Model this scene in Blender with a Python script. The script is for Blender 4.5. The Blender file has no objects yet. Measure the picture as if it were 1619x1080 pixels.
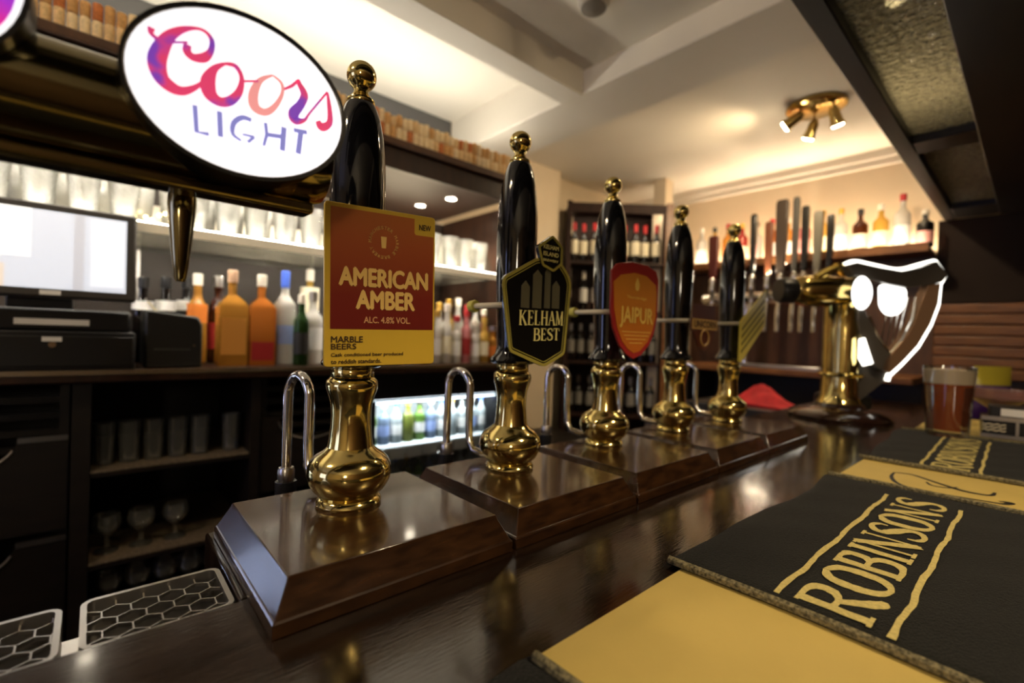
import bpy, bmesh, math, random
from mathutils import Vector, Matrix
random.seed(7)
SC = bpy.context.scene
COL = SC.collection
R = math.radians

# ------------------------------------------------------------------ camera, world, exposure
cam_d = bpy.data.cameras.new('camera')
cam = bpy.data.objects.new('camera', cam_d); COL.objects.link(cam)
rt = Vector((0.74601695, -0.66501431, 0.03485218))
dn = Vector((0.01796549, -0.03221871, -0.99931937))
fw = Vector((0.66568457, 0.74613532, -0.0120884))
m = Matrix((( rt.x, -dn.x, -fw.x, 0.0), (rt.y, -dn.y, -fw.y, 0.0), (rt.z, -dn.z, -fw.z, 1.34), (0, 0, 0, 1)))
cam.matrix_world = m
cam_d.sensor_width = 36.0; cam_d.sensor_fit = 'HORIZONTAL'; cam_d.lens = 16.478
cam_d.clip_start = 0.02; cam_d.clip_end = 60
cam_d.dof.use_dof = True; cam_d.dof.focus_distance = 0.52; cam_d.dof.aperture_fstop = 2.9
SC.camera = cam
W = bpy.data.worlds.new('world'); SC.world = W; W.use_nodes = True
W.node_tree.nodes['Background'].inputs[0].default_value = (1.0, 0.85, 0.65, 1)
W.node_tree.nodes['Background'].inputs[1].default_value = 0.02
SC.view_settings.view_transform = 'Standard'; SC.view_settings.look = 'None'
SC.view_settings.gamma = 1.0; SC.view_settings.use_curve_mapping = False
SC.view_settings.exposure = 0.0
try:
    SC.cycles.use_denoising = True
    SC.cycles.caustics_reflective = False; SC.cycles.caustics_refractive = False
    SC.cycles.sample_clamp_indirect = 4.0
    SC.cycles.max_bounces = 10; SC.cycles.transparent_max_bounces = 24
except Exception: pass

WARM = (1.0, 0.76, 0.47); SOFT = (1.0, 0.85, 0.64); WHITE = (1.0, 0.95, 0.86); COOL = (0.62, 0.70, 1.0)

def lamp(kind, name, loc, power, color, parent=None, aim=None, **kw):
    d = bpy.data.lights.new(name, kind); d.energy = power; d.color = color
    for k, v in kw.items(): setattr(d, k, v)
    o = bpy.data.objects.new(name, d); COL.objects.link(o); o.location = loc
    if aim is not None:
        q = Vector(aim) - Vector(loc); o.rotation_euler = q.to_track_quat('-Z', 'Y').to_euler()
    if parent is not None: o.parent = parent
    return o

# ------------------------------------------------------------------ materials
def s2l(c): 
    c = c / 255.0
    return c / 12.92 if c <= 0.04045 else ((c + 0.055) / 1.055) ** 2.4
def rgb(r, g, b): return (s2l(r), s2l(g), s2l(b), 1.0)
MATS = {}
def mat(name, color, rough=0.5, metal=0.0, trans=0.0, emit=None, estr=0.0, coat=0.0, spec=0.5, ior=1.45,
        var=0.0, vscale=20.0, vstretch=(1, 1, 1), bump=0.0, bscale=80.0, color2=None, rvar=0.0, alpha=1.0, sheen=0.0):
    if name in MATS: return MATS[name]
    M = bpy.data.materials.new(name); M.use_nodes = True
    nt = M.node_tree; b = nt.nodes['Principled BSDF']
    b.inputs['Base Color'].default_value = color
    b.inputs['Roughness'].default_value = rough
    b.inputs['Metallic'].default_value = metal
    b.inputs['Transmission Weight'].default_value = trans
    b.inputs['Coat Weight'].default_value = coat
    b.inputs['Coat Roughness'].default_value = 0.08
    b.inputs['Specular IOR Level'].default_value = spec
    b.inputs['IOR'].default_value = ior
    b.inputs['Alpha'].default_value = alpha
    b.inputs['Sheen Weight'].default_value = sheen
    if emit is not None:
        b.inputs['Emission Color'].default_value = emit; b.inputs['Emission Strength'].default_value = estr
    tc = None
    if var or color2 or bump or rvar:
        tc = nt.nodes.new('ShaderNodeTexCoord'); mp = nt.nodes.new('ShaderNodeMapping')
        mp.inputs['Scale'].default_value = vstretch
        nt.links.new(tc.outputs['Object'], mp.inputs['Vector'])
    if var or color2:
        n = nt.nodes.new('ShaderNodeTexNoise'); n.inputs['Scale'].default_value = vscale; n.inputs['Detail'].default_value = 6
        nt.links.new(mp.outputs[0], n.inputs['Vector'])
        cr = nt.nodes.new('ShaderNodeValToRGB')
        cr.color_ramp.elements[0].position = 0.35; cr.color_ramp.elements[1].position = 0.68
        c2 = color2 if color2 else tuple(min(1, x * (1 + var)) for x in color[:3]) + (1,)
        c1 = color if color2 else tuple(x * (1 - var) for x in color[:3]) + (1,)
        cr.color_ramp.elements[0].color = c1; cr.color_ramp.elements[1].color = c2
        nt.links.new(n.outputs['Fac'], cr.inputs[0]); nt.links.new(cr.outputs[0], b.inputs['Base Color'])
        if rvar:
            mr = nt.nodes.new('ShaderNodeMapRange')
            mr.inputs['To Min'].default_value = max(0.02, rough - rvar); mr.inputs['To Max'].default_value = rough + rvar
            nt.links.new(n.outputs['Fac'], mr.inputs['Value']); nt.links.new(mr.outputs[0], b.inputs['Roughness'])
    if bump:
        n2 = nt.nodes.new('ShaderNodeTexNoise'); n2.inputs['Scale'].default_value = bscale; n2.inputs['Detail'].default_value = 4
        nt.links.new(mp.outputs[0], n2.inputs['Vector'])
        bp = nt.nodes.new('ShaderNodeBump'); bp.inputs['Strength'].default_value = bump; bp.inputs['Distance'].default_value = 0.002
        nt.links.new(n2.outputs['Fac'], bp.inputs['Height']); nt.links.new(bp.outputs[0], b.inputs['Normal'])
    MATS[name] = M
    return M

def thin_glass(name, tint=(1, 1, 1, 1), gloss=0.10, diffuse=0.05, bump=0.0, bscale=60.0, rough=0.02, dcol=(0.9, 0.9, 0.85, 1), translucent=False):
    if name in MATS: return MATS[name]
    M = bpy.data.materials.new(name); M.use_nodes = True; nt = M.node_tree; nt.nodes.clear()
    out = nt.nodes.new('ShaderNodeOutputMaterial')
    tr = nt.nodes.new('ShaderNodeBsdfTransparent'); tr.inputs[0].default_value = tint
    gl = nt.nodes.new('ShaderNodeBsdfGlossy'); gl.inputs['Roughness'].default_value = rough
    df = nt.nodes.new('ShaderNodeBsdfTranslucent' if translucent else 'ShaderNodeBsdfDiffuse'); df.inputs[0].default_value = dcol
    lw = nt.nodes.new('ShaderNodeLayerWeight'); lw.inputs[0].default_value = 0.35
    ma = nt.nodes.new('ShaderNodeMath'); ma.operation = 'MULTIPLY_ADD'; ma.inputs[1].default_value = 0.7; ma.inputs[2].default_value = gloss
    nt.links.new(lw.outputs['Fresnel'], ma.inputs[0])
    m1 = nt.nodes.new('ShaderNodeMixShader'); m1.inputs[0].default_value = diffuse
    nt.links.new(tr.outputs[0], m1.inputs[1]); nt.links.new(df.outputs[0], m1.inputs[2])
    m2 = nt.nodes.new('ShaderNodeMixShader'); nt.links.new(ma.outputs[0], m2.inputs[0])
    nt.links.new(m1.outputs[0], m2.inputs[1]); nt.links.new(gl.outputs[0], m2.inputs[2])
    if bump:
        tc = nt.nodes.new('ShaderNodeTexCoord'); n2 = nt.nodes.new('ShaderNodeTexNoise'); n2.inputs['Scale'].default_value = bscale
        nt.links.new(tc.outputs['Object'], n2.inputs['Vector'])
        bp = nt.nodes.new('ShaderNodeBump'); bp.inputs['Strength'].default_value = bump; bp.inputs['Distance'].default_value = 0.02 if translucent else 0.01
        nt.links.new(n2.outputs['Fac'], bp.inputs['Height'])
        nt.links.new(bp.outputs[0], gl.inputs['Normal']); nt.links.new(bp.outputs[0], lw.inputs['Normal']); nt.links.new(bp.outputs[0], df.inputs['Normal'])
    nt.links.new(m2.outputs[0], out.inputs[0])
    MATS[name] = M
    return M

def noise_print(name, c1, c2, scale, lo, hi, emit=0.0):
    """flat print with two inks mottled together; glows when the panel behind it is lit"""
    M = bpy.data.materials.new(name); M.use_nodes = True; nt = M.node_tree; b = nt.nodes['Principled BSDF']
    tc = nt.nodes.new('ShaderNodeTexCoord'); n = nt.nodes.new('ShaderNodeTexNoise'); n.inputs['Scale'].default_value = scale
    cr = nt.nodes.new('ShaderNodeValToRGB'); cr.color_ramp.elements[0].position = lo; cr.color_ramp.elements[1].position = hi
    cr.color_ramp.elements[0].color = c1; cr.color_ramp.elements[1].color = c2
    nt.links.new(tc.outputs['Object'], n.inputs['Vector']); nt.links.new(n.outputs['Fac'], cr.inputs[0])
    nt.links.new(cr.outputs[0], b.inputs['Base Color']); nt.links.new(cr.outputs[0], b.inputs['Emission Color'])
    b.inputs['Emission Strength'].default_value = emit; b.inputs['Roughness'].default_value = 0.4
    MATS[name] = M
    return M

def axis_ramp(name, axis, stops, rough=0.35, spec=0.5):
    """printed colour blend along an object axis; stops = [(pos_in_metres, colour)]"""
    M = bpy.data.materials.new(name); M.use_nodes = True; nt = M.node_tree; b = nt.nodes['Principled BSDF']
    tc = nt.nodes.new('ShaderNodeTexCoord'); sp = nt.nodes.new('ShaderNodeSeparateXYZ'); mr = nt.nodes.new('ShaderNodeMapRange')
    lo, hi = stops[0][0], stops[-1][0]
    mr.inputs['From Min'].default_value = lo; mr.inputs['From Max'].default_value = hi
    cr = nt.nodes.new('ShaderNodeValToRGB'); el = cr.color_ramp.elements
    el[0].position = 0; el[0].color = stops[0][1]; el[1].position = 1; el[1].color = stops[-1][1]
    for p, c in stops[1:-1]:
        e = el.new((p - lo) / (hi - lo)); e.color = c
    nt.links.new(tc.outputs['Object'], sp.inputs[0]); nt.links.new(sp.outputs[axis], mr.inputs['Value'])
    nt.links.new(mr.outputs[0], cr.inputs[0]); nt.links.new(cr.outputs[0], b.inputs['Base Color'])
    b.inputs['Roughness'].default_value = rough; b.inputs['Specular IOR Level'].default_value = spec
    MATS[name] = M
    return M

brass = mat('brass', (0.84, 0.67, 0.25, 1), 0.11, 1.0, var=0.10, vscale=30, rvar=0.05)
brass_dk = mat('aged_brass', (0.55, 0.40, 0.14, 1), 0.16, 1.0)
chrome = mat('chrome', (0.80, 0.78, 0.74, 1), 0.10, 1.0)
steel = mat('steel', (0.55, 0.53, 0.50, 1), 0.28, 1.0)
blackchrome = mat('black_chrome', (0.30, 0.25, 0.115, 1), 0.13, 1.0, coat=0.4)
ceramic = mat('black_ceramic', (0.006, 0.006, 0.007, 1), 0.06, coat=0.6)
blackp = mat('black_plastic', (0.010, 0.010, 0.011, 1), 0.30)
greyp = mat('grey_plastic', (0.055, 0.05, 0.045, 1), 0.40)
wood_base = mat('varnished_dark_wood', rgb(38, 22, 11), 0.22, coat=0.7, color2=rgb(62, 38, 18), vscale=14, vstretch=(2, 14, 6), bump=0.035, bscale=190, rvar=0.06)
wood_bar = mat('worn_bar_wood', rgb(22, 14, 9), 0.13, coat=0.3, color2=rgb(40, 27, 17), vscale=9, vstretch=(1.2, 9, 3), bump=0.07, bscale=50, rvar=0.10)
wood_dk = mat('dark_stained_wood', rgb(34, 20, 13), 0.34, color2=rgb(52, 31, 19), vscale=7, vstretch=(6, 6, 1.2))
wood_vdk = mat('black_stained_wood', rgb(22, 17, 14), 0.42, color2=rgb(31, 24, 19), vscale=7, vstretch=(1, 6, 6))
wood_rack = mat('rack_wood', rgb(34, 18, 11), .55, color2=rgb(50, 27, 16), vscale=7, vstretch=(6, 6, 1.2), spec=.3)
wood_mid = mat('brown_wood', rgb(98, 62, 34), 0.38, color2=rgb(126, 82, 45), vscale=8, vstretch=(5, 1, 5))
wood_panel = mat('brown_wall_wood', rgb(66, 42, 27), 0.45, color2=rgb(82, 53, 33), vscale=6, vstretch=(5, 5, 1))
cream = mat('cream_paint', rgb(226, 208, 178), 0.55, var=0.05, vscale=3)
ceil_m = mat('ceiling_paint', rgb(232, 224, 208), 0.6, var=0.03, vscale=2, bump=0.05, bscale=12)
pub_wall = mat('pub_wall_paint', rgb(128, 100, 70), .6, var=.1, vscale=3)
greywall = mat('dark_grey_paint', rgb(86, 84, 82), 0.7)
floor_m = mat('floor_tile', rgb(38, 30, 25), 0.5, var=0.2)
towel_m = mat('black_terry', rgb(21, 22, 19), 0.95, var=0.25, vscale=220, bump=0.9, bscale=520, spec=0.1, sheen=0.1)
towel_hem = mat('towel_hem', rgb(150, 140, 104), 0.95, bump=0.8, bscale=600, color2=rgb(56, 54, 42), vscale=300)
towel_print = mat('woven_cream', rgb(214, 198, 128), 0.9, bump=0.7, bscale=500, var=0.12, vscale=300, spec=0.1)
runner_m = mat('mustard_runner', rgb(208, 184, 106), 0.62, var=0.05, vscale=12, bump=0.1, bscale=300, spec=0.25)
ink = mat('black_ink', rgb(26, 24, 22), 0.6)
glass_m = thin_glass('clear_glass', (0.97, 0.98, 0.96, 1), 0.06, 0.05)
glass_lit = thin_glass('patterned_glass', (0.97, 0.96, 0.92, 1), 0.14, 0.38, bump=0.7, bscale=120)
pane_m = thin_glass('window_glass', (0.97, 0.98, 0.98, 1), 0.04, 0.01)
def led(name, color, strength):
    return mat(name, (0.9, 0.9, 0.9, 1), 0.5, emit=color + (1,), estr=strength)

# ------------------------------------------------------------------ mesh helpers
class MB:
    def __init__(s): s.v = []; s.f = []
    def add(s, v, f):
        o = len(s.v); s.v += [tuple(x) for x in v]; s.f += [tuple(o + i for i in q) for q in f]; return s
    def box(s, x0, x1, y0, y1, z0, z1):
        return s.add([(x0, y0, z0), (x1, y0, z0), (x1, y1, z0), (x0, y1, z0), (x0, y0, z1), (x1, y0, z1), (x1, y1, z1), (x0, y1, z1)],
                     [(0, 3, 2, 1), (4, 5, 6, 7), (0, 1, 5, 4), (1, 2, 6, 5), (2, 3, 7, 6), (3, 0, 4, 7)])
    def lathe(s, prof, seg=32, c=(0, 0, 0), axis='z', sx=1.0, flute=0.0):
        n = len(prof); v = []; f = []
        for (r, z) in prof:
            for k in range(seg):
                a = 2 * math.pi * k / seg; rr = r * (1 - (flute if k % 2 else 0))
                p = (rr * math.cos(a) * sx, rr * math.sin(a), z)
                if axis == 'x': p = (p[2], p[0], p[1])
                elif axis == 'y': p = (p[0], p[2], p[1]) if True else p
                v.append((p[0] + c[0], p[1] + c[1], p[2] + c[2]))
        for i in range(n - 1):
            for k in range(seg):
                k2 = (k + 1) % seg
                q = (i * seg + k, i * seg + k2, (i + 1) * seg + k2, (i + 1) * seg + k)
                f.append(q if axis != 'y' else q[::-1])
        if prof[0][0] > 1e-6: f.append(tuple(range(seg))[::-1] if axis != 'y' else tuple(range(seg)))
        if prof[-1][0] > 1e-6:
            t = tuple((n - 1) * seg + k for k in range(seg)); f.append(t if axis != 'y' else t[::-1])
        return s.add(v, f)
    def tube(s, path, r, seg=10, cap=True, closed=False):
        P = [Vector(p) for p in path]; n = len(P); rad = r if isinstance(r, (list, tuple)) else [r] * n
        v = []; f = []; up = None
        for i in range(n):
            if closed: t = (P[(i + 1) % n] - P[i - 1]).normalized()
            else: t = (P[min(i + 1, n - 1)] - P[max(i - 1, 0)]).normalized()
            if up is None:
                up = Vector((0, 0, 1)) if abs(t.z) < 0.9 else Vector((1, 0, 0))
            up = (up - t * up.dot(t))
            if up.length < 1e-6: up = t.orthogonal()
            up.normalize(); sd = t.cross(up)
            for k in range(seg):
                a = 2 * math.pi * k / seg
                v.append(tuple(P[i] + (up * math.cos(a) + sd * math.sin(a)) * rad[i]))
        for i in range(n if closed else n - 1):
            j = (i + 1) % n
            for k in range(seg):
                k2 = (k + 1) % seg; f.append((i * seg + k, i * seg + k2, j * seg + k2, j * seg + k))
        if cap and not closed:
            f.append(tuple(range(seg))[::-1]); f.append(tuple((n - 1) * seg + k for k in range(seg)))
        return s.add(v, f)
    def prism(s, poly, y0, y1):                 # polygon in (x,z), from front y0 to back y1
        n = len(poly); v = [(x, y0, z) for x, z in poly] + [(x, y1, z) for x, z in poly]
        f = [tuple(range(n)), tuple(range(2 * n - 1, n - 1, -1))] + [(i + n, (i + 1) % n + n, (i + 1) % n, i) for i in range(n)]
        return s.add(v, f)
    def ring(s, outer, inner, y0, y1):          # frame between two outlines of equal count
        n = len(outer)
        v = [(x, y0, z) for x, z in outer] + [(x, y0, z) for x, z in inner] + [(x, y1, z) for x, z in outer] + [(x, y1, z) for x, z in inner]
        f = []
        for i in range(n):
            j = (i + 1) % n
            f += [(i, j, n + j, n + i), (2 * n + i, 3 * n + i, 3 * n + j, 2 * n + j), (i, 2 * n + i, 2 * n + j, j), (n + i, n + j, 3 * n + j, 3 * n + i)]
        return s.add(v, f)
    def loft(s, rects):                         # [(x0,x1,y0,y1,z)]
        v = []; f = []
        for (x0, x1, y0, y1, z) in rects: v += [(x0, y0, z), (x1, y0, z), (x1, y1, z), (x0, y1, z)]
        for i in range(len(rects) - 1):
            for k in range(4):
                k2 = (k + 1) % 4; f.append((i * 4 + k, i * 4 + k2, i * 4 + 4 + k2, i * 4 + 4 + k))
        f.append((3, 2, 1, 0)); e = 4 * (len(rects) - 1); f.append((e, e + 1, e + 2, e + 3))
        return s.add(v, f)
    def ribbon(s, pts, y=0.0, th=0.0004, sub=3, jit=0.0, rnd=None, plane='xz'):
        """flat stroke of varying width; pts = (x, z, w)"""
        P = smooth_pts(pts, sub); n = len(P); v = []; f = []
        for i, (x, z, w) in enumerate(P):
            a = P[max(0, i - 1)]; b = P[min(n - 1, i + 1)]; dx, dz = b[0] - a[0], b[1] - a[1]; L = math.hypot(dx, dz) or 1e-9
            nx, nz = -dz / L, dx / L
            h1 = w / 2 * (1 + (rnd.uniform(-jit, jit) if rnd else 0)); h2 = w / 2 * (1 + (rnd.uniform(-jit, jit) if rnd else 0))
            for (px, pz) in ((x + nx * h1, z + nz * h1), (x - nx * h2, z - nz * h2)):
                v.append((px, y, pz)); v.append((px, y - th, pz))
        for i in range(n - 1):
            a = 4 * i; b = a + 4
            f += [(a + 1, a + 3, b + 3, b + 1), (a, b, b + 2, a + 2), (a, a + 1, b + 1, b), (a + 2, b + 2, b + 3, a + 3)]
        f += [(0, 2, 3, 1), (4 * n - 4, 4 * n - 3, 4 * n - 1, 4 * n - 2)]
        if plane == 'xy': v = [(x, zz, -yy) for (x, yy, zz) in v]
        return s.add(v, f)
    def mesh(s, name, smooth=True, ang=35):
        me = bpy.data.meshes.new(name); me.from_pydata(s.v, [], s.f); me.update()
        bm = bmesh.new(); bm.from_mesh(me); bmesh.ops.recalc_face_normals(bm, faces=bm.faces); bm.to_mesh(me); bm.free()
        if smooth:
            me.shade_smooth(); me.set_sharp_from_angle(angle=R(ang))
        return me

def smooth_pts(pts, sub):
    if sub <= 1 or len(pts) < 3: 
        if len(pts) == 2 and sub > 1:
            a, b = pts; return [tuple(a[k] + (b[k] - a[k]) * i / (2 * sub) for k in range(len(a))) for i in range(2 * sub + 1)]
        return list(pts)
    out = []; n = len(pts)
    for i in range(n - 1):
        p0, p1, p2, p3 = pts[max(0, i - 1)], pts[i], pts[i + 1], pts[min(n - 1, i + 2)]
        for j in range(sub):
            t = j / sub; t2 = t * t; t3 = t2 * t
            out.append(tuple(0.5 * (2 * b + (c - a) * t + (2 * a - 5 * b + 4 * c - d) * t2 + (3 * b - a - 3 * c + d) * t3) for a, b, c, d in zip(p0, p1, p2, p3)))
    out.append(tuple(pts[-1])); return out

def link(name, me, material, parent=None, loc=(0, 0, 0), rot=(0, 0, 0), bevel=0.0, bseg=2):
    o = bpy.data.objects.new(name, me); COL.objects.link(o)
    if material and not me.materials: me.materials.append(material)
    o.location = loc; o.rotation_euler = rot
    if parent is not None: o.parent = parent
    if bevel:
        b = o.modifiers.new('bevel', 'BEVEL'); b.width = bevel; b.segments = bseg; b.limit_method = 'ANGLE'; b.angle_limit = R(40)
    return o
def ob(name, mb, material, parent=None, loc=(0, 0, 0), rot=(0, 0, 0), bevel=0.0, smooth=True, ang=35):
    return link(name, mb.mesh(name, smooth, ang), material, parent, loc, rot, bevel)
def tag(o, label, cat, group=None):
    o['label'] = label; o['category'] = cat
    if group: o['group'] = group
    return o
def thing(name, label, cat, loc=(0, 0, 0), rz=0.0, group=None):
    o = bpy.data.objects.new(name, None); COL.objects.link(o); o.location = loc; o.rotation_euler = (0, 0, rz); o.empty_display_size = 0.02
    return tag(o, label, cat, group)
def struct(name, mb, material, **kw):
    o = ob(name, mb, material, **kw); o['kind'] = 'structure'; return o
ORD = ['first', 'second', 'third', 'fourth', 'fifth', 'sixth', 'seventh', 'eighth', 'ninth', 'tenth', 'eleventh', 'twelfth', 'thirteenth',
       'fourteenth', 'fifteenth', 'sixteenth', 'seventeenth', 'eighteenth', 'nineteenth', 'twentieth', 'twenty-first', 'twenty-second', 'twenty-third', 'twenty-fourth']

def text_geo(s, x0, x1, z0, z1, y, th=0.0004, keep=False, bold=0.022):
    """upright block lettering fitted into a box, facing -Y"""
    cu = bpy.data.curves.new('t', 'FONT'); cu.body = s; cu.size = 1.0; cu.resolution_u = 3
    o = bpy.data.objects.new('t', cu); COL.objects.link(o)
    dg = bpy.context.evaluated_depsgraph_get(); me = bpy.data.meshes.new_from_object(o.evaluated_get(dg))
    vs = [v.co.copy() for v in me.vertices]; fs = [tuple(p.vertices) for p in me.polygons]
    bpy.data.objects.remove(o); bpy.data.curves.remove(cu); bpy.data.meshes.remove(me)
    ax, bx = min(v.x for v in vs), max(v.x for v in vs); ay, by = min(v.y for v in vs), max(v.y for v in vs)
    sx = (x1 - x0) / (bx - ax); sz = (z1 - z0) / (by - ay)
    if keep: sx = sz = min(sx, sz)
    mb = MB()
    for q in ((-bold, 0, 0), (bold, 0, 1), (0, 0, 2), (0, bold, 3), (0, -bold, 4)) if bold else ((0, 0, 0),):
        mb.add([(x0 + (v.x - ax) * sx + q[0] * sz, y - th - .00002 * q[2], z0 + (v.y - ay) * sz + q[1] * sz) for v in vs], fs)
    return mb

# serif capitals drawn as strokes in a unit box: (x, z, width)
T, t_ = 0.17, 0.07
GLY = {
 'R': [[(.14, 0, T), (.14, 1, T)], [(.0, .02, .05), (.3, .02, .05)], [(.0, .98, .05), (.3, .98, .05)], [(.14, .97, t_), (.45, .97, .08), (.64, .86, T), (.64, .66, T), (.45, .52, .08), (.14, .52, t_)], [(.38, .52, .12), (.62, .2, T), (.78, .03, T), (.9, .02, t_)]],
 'O': [[(.4, .98, t_), (.14, .82, T), (.08, .5, T + .03), (.14, .18, T), (.4, .02, t_), (.66, .18, T), (.72, .5, T + .03), (.66, .82, T), (.4, .98, t_)]],
 'B': [[(.14, 0, T), (.14, 1, T)], [(0, .02, .05), (.3, .02, .05)], [(0, .98, .05), (.3, .98, .05)], [(.14, .97, t_), (.4, .97, .08), (.58, .87, T), (.56, .64, T), (.4, .53, .08), (.14, .53, t_)], [(.14, .53, t_), (.45, .52, .08), (.66, .4, T), (.66, .16, T), (.45, .03, .08), (.14, .03, t_)]],
 'I': [[(.14, 0, T), (.14, 1, T)], [(0, .02, .05), (.28, .02, .05)], [(0, .98, .05), (.28, .98, .05)]],
 'N': [[(.12, 0, t_), (.12, 1, t_)], [(.08, .98, T), (.68, .02, T)], [(.68, 0, t_), (.68, 1, t_)], [(0, .02, .05), (.25, .02, .05)], [(.55, .98, .05), (.8, .98, .05)], [(-.02, .98, .05), (.14, .98, .05)]],
 'S': [[(.6, .72, .05), (.58, .9, .1), (.38, .97, .08), (.14, .86, .14), (.12, .68, T), (.34, .54, T + .03), (.58, .38, T), (.6, .16, .14), (.36, .03, .08), (.12, .1, .1), (.08, .28, .05)]],
 'K': [[(.14, 0, T), (.14, 1, T)], [(0, .02, .05), (.3, .02, .05)], [(0, .98, .05), (.3, .98, .05)], [(.14, .4, t_), (.62, .97, t_)], [(.32, .6, T), (.72, .02, T)], [(.5, .98, .05), (.76, .98, .05)], [(.58, .02, .05), (.84, .02, .05)]],
 'E': [[(.14, 0, T), (.14, 1, T)], [(0, .03, .06), (.58, .03, .06), (.6, .2, .05)], [(0, .97, .06), (.56, .97, .06), (.58, .8, .05)], [(.14, .52, .06), (.44, .52, .06)], [(.44, .42, .05), (.44, .62, .05)]],
 'L': [[(.14, 0, T), (.14, 1, T)], [(0, .03, .06), (.56, .03, .06), (.58, .24, .05)], [(0, .98, .05), (.3, .98, .05)]],
 'H': [[(.14, 0, T), (.14, 1, T)], [(.64, 0, T), (.64, 1, T)], [(.14, .52, .06), (.64, .52, .06)], [(0, .02, .05), (.28, .02, .05)], [(0, .98, .05), (.28, .98, .05)], [(.5, .02, .05), (.78, .02, .05)], [(.5, .98, .05), (.78, .98, .05)]],
 'A': [[(.06, 0, t_), (.38, 1, t_)], [(.36, .98, T), (.68, 0, T)], [(.16, .34, .06), (.56, .34, .06)], [(-.04, .02, .05), (.18, .02, .05)], [(.54, .02, .05), (.82, .02, .05)]],
 'M': [[(.1, 0, t_), (.12, 1, t_)], [(.12, .98, T), (.42, .05, T)], [(.42, .05, t_), (.72, .98, t_)], [(.74, 0, T), (.74, 1, T)], [(0, .02, .05), (.22, .02, .05)], [(.6, .02, .05), (.88, .02, .05)], [(0, .98, .05), (.14, .98, .05)], [(.7, .98, .05), (.86, .98, .05)]],
 'T': [[(.36, 0, T), (.36, 1, T)], [(.02, .76, .05), (.04, .96, .06), (.36, .96, .06), (.68, .96, .06), (.7, .76, .05)], [(.22, .02, .05), (.5, .02, .05)]],
}
ADV = {'R': .95, 'O': .88, 'B': .85, 'I': .36, 'N': .9, 'S': .76, 'K': .9, 'E': .72, 'L': .7, 'H': .86, 'A': .84, 'M': .96, 'T': .78}
def serif_geo(s, x0, x1, z0, z1, y=0.0, th=0.0004, jit=0.0, plane='xz', seed=1, dz=0.0, wt=1.0):
    tot = sum(ADV[c] for c in s) - 0.08; sx = (x1 - x0) / tot; sz = z1 - z0; mb = MB(); x = x0; rnd = random.Random(seed); lvl = 0
    for c in s:
        for st in GLY[c]:
            pts = []
            for (a, b, w) in st: pts.append((x + a * sx, z0 + b * sz + dz * (x - x0), w * wt * (sx + sz * 0.3) / 1.3))
            curved = len(st) > 2 and c in 'ROBS'
            lvl = (lvl + 1) % 5
            mb.ribbon(pts, y - 0.00002 * lvl, th, 4 if curved else (3 if jit else 1), jit, rnd, plane)
        x += ADV[c] * sx
    return mb

# ================================================================== THE ROOM
XE = 3.5; YB = 2.40
struct('floor', MB().box(-3.2, 5.2, -3.2, 2.6, -0.06, 0), floor_m)
struct('wall_back', MB().box(-3.2, 3.6, YB, YB + 0.1, 0, 2.85), cream)
struct('wall_left', MB().box(-3.3, -3.2, -3.2, YB, 0, 0.95).box(-3.3, -3.2, -3.2, YB, 2.1, 2.85).box(-3.3, -3.2, -3.2, 0.2, 0.95, 2.1).box(-3.3, -3.2, 1.5, YB, 0.95, 2.1), cream)
struct('wall_front', MB().box(-3.2, 5.2, -3.3, -3.2, 0, 2.85), pub_wall)
struct('wall_right', MB().box(5.1, 5.2, -3.2, -0.6, 0, 2.85), wood_panel)
struct('wall_end', MB().box(XE, XE + 0.1, -0.6, YB, 0, 2.85), cream)
struct('wall_return', MB().box(XE, 5.1, -0.7, -0.6, 0, 2.85), wood_panel)
# ceiling: main plane, raised pocket above the back bar, beams
struct('ceiling', MB().box(-3.2, 1.59, -3.2, 1.37, 2.52, 2.60).box(-3.2, 1.60, 1.48, YB, 2.615, 2.68).box(1.62, 5.2, -3.2, YB, 2.52, 2.60), ceil_m)
struct('trim_1', MB().box(-3.2, 1.59, 1.37, 1.49, 2.41, 2.66), ceil_m, bevel=0.004)           # beam along the bar
struct('trim_2', MB().box(1.59, 1.90, -3.2, YB, 2.42, 2.66), ceil_m, bevel=0.006)              # cross beam
struct('trim_3', MB().box(XE - 0.05, XE, -0.6, YB, 2.47, 2.52).box(XE - 0.025, XE, -0.6, YB, 2.43, 2.47), ceil_m, bevel=0.005)
w1 = struct('window_1', MB().ring([(-0.65, -0.575), (0.65, -0.575), (0.65, 0.575), (-0.65, 0.575)], [(-0.59, -0.515), (0.59, -0.515), (0.59, 0.515), (-0.59, 0.515)], -0.03, 0.03).box(-0.02, 0.02, -0.03, 0.03, -0.52, 0.52), cream, loc=(-3.25, 0.85, 1.525), rot=(0, 0, R(90)))
ob('pane', MB().box(-0.59, 0.59, 0.0, 0.01, -0.515, 0.515), led('dusk_sky_light', (0.45, 0.52, 1.0), 3.0), w1)

# ------------------------------------------------------------------ the bar
bt = tag(ob('bar_counter', MB().box(-1.6, 2.75, -0.34, 0.46, 1.045, 1.10), wood_bar, bevel=0.004), 'dark worn wooden bar counter running from foreground to the far end', 'counter')
ob('rear_ledge', MB().box(0.100, 2.75, 0.46, 0.635, 1.045, 1.0995), wood_bar, bt, bevel=0.003)
ob('front_panel', MB().box(-1.6, 2.70, -0.22, -0.16, 0, 1.045), wood_dk, bt)
ob('back_panel', MB().box(-1.6, 2.70, 0.30, 0.34, 0, 1.045), wood_vdk, bt)
ob('tray_ledge', MB().box(-1.6, 0.100, 0.46, 0.552, 1.035, 1.062), steel, bt)
bt['label'] = 'dark worn wooden bar counter running from foreground to the far end'

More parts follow.
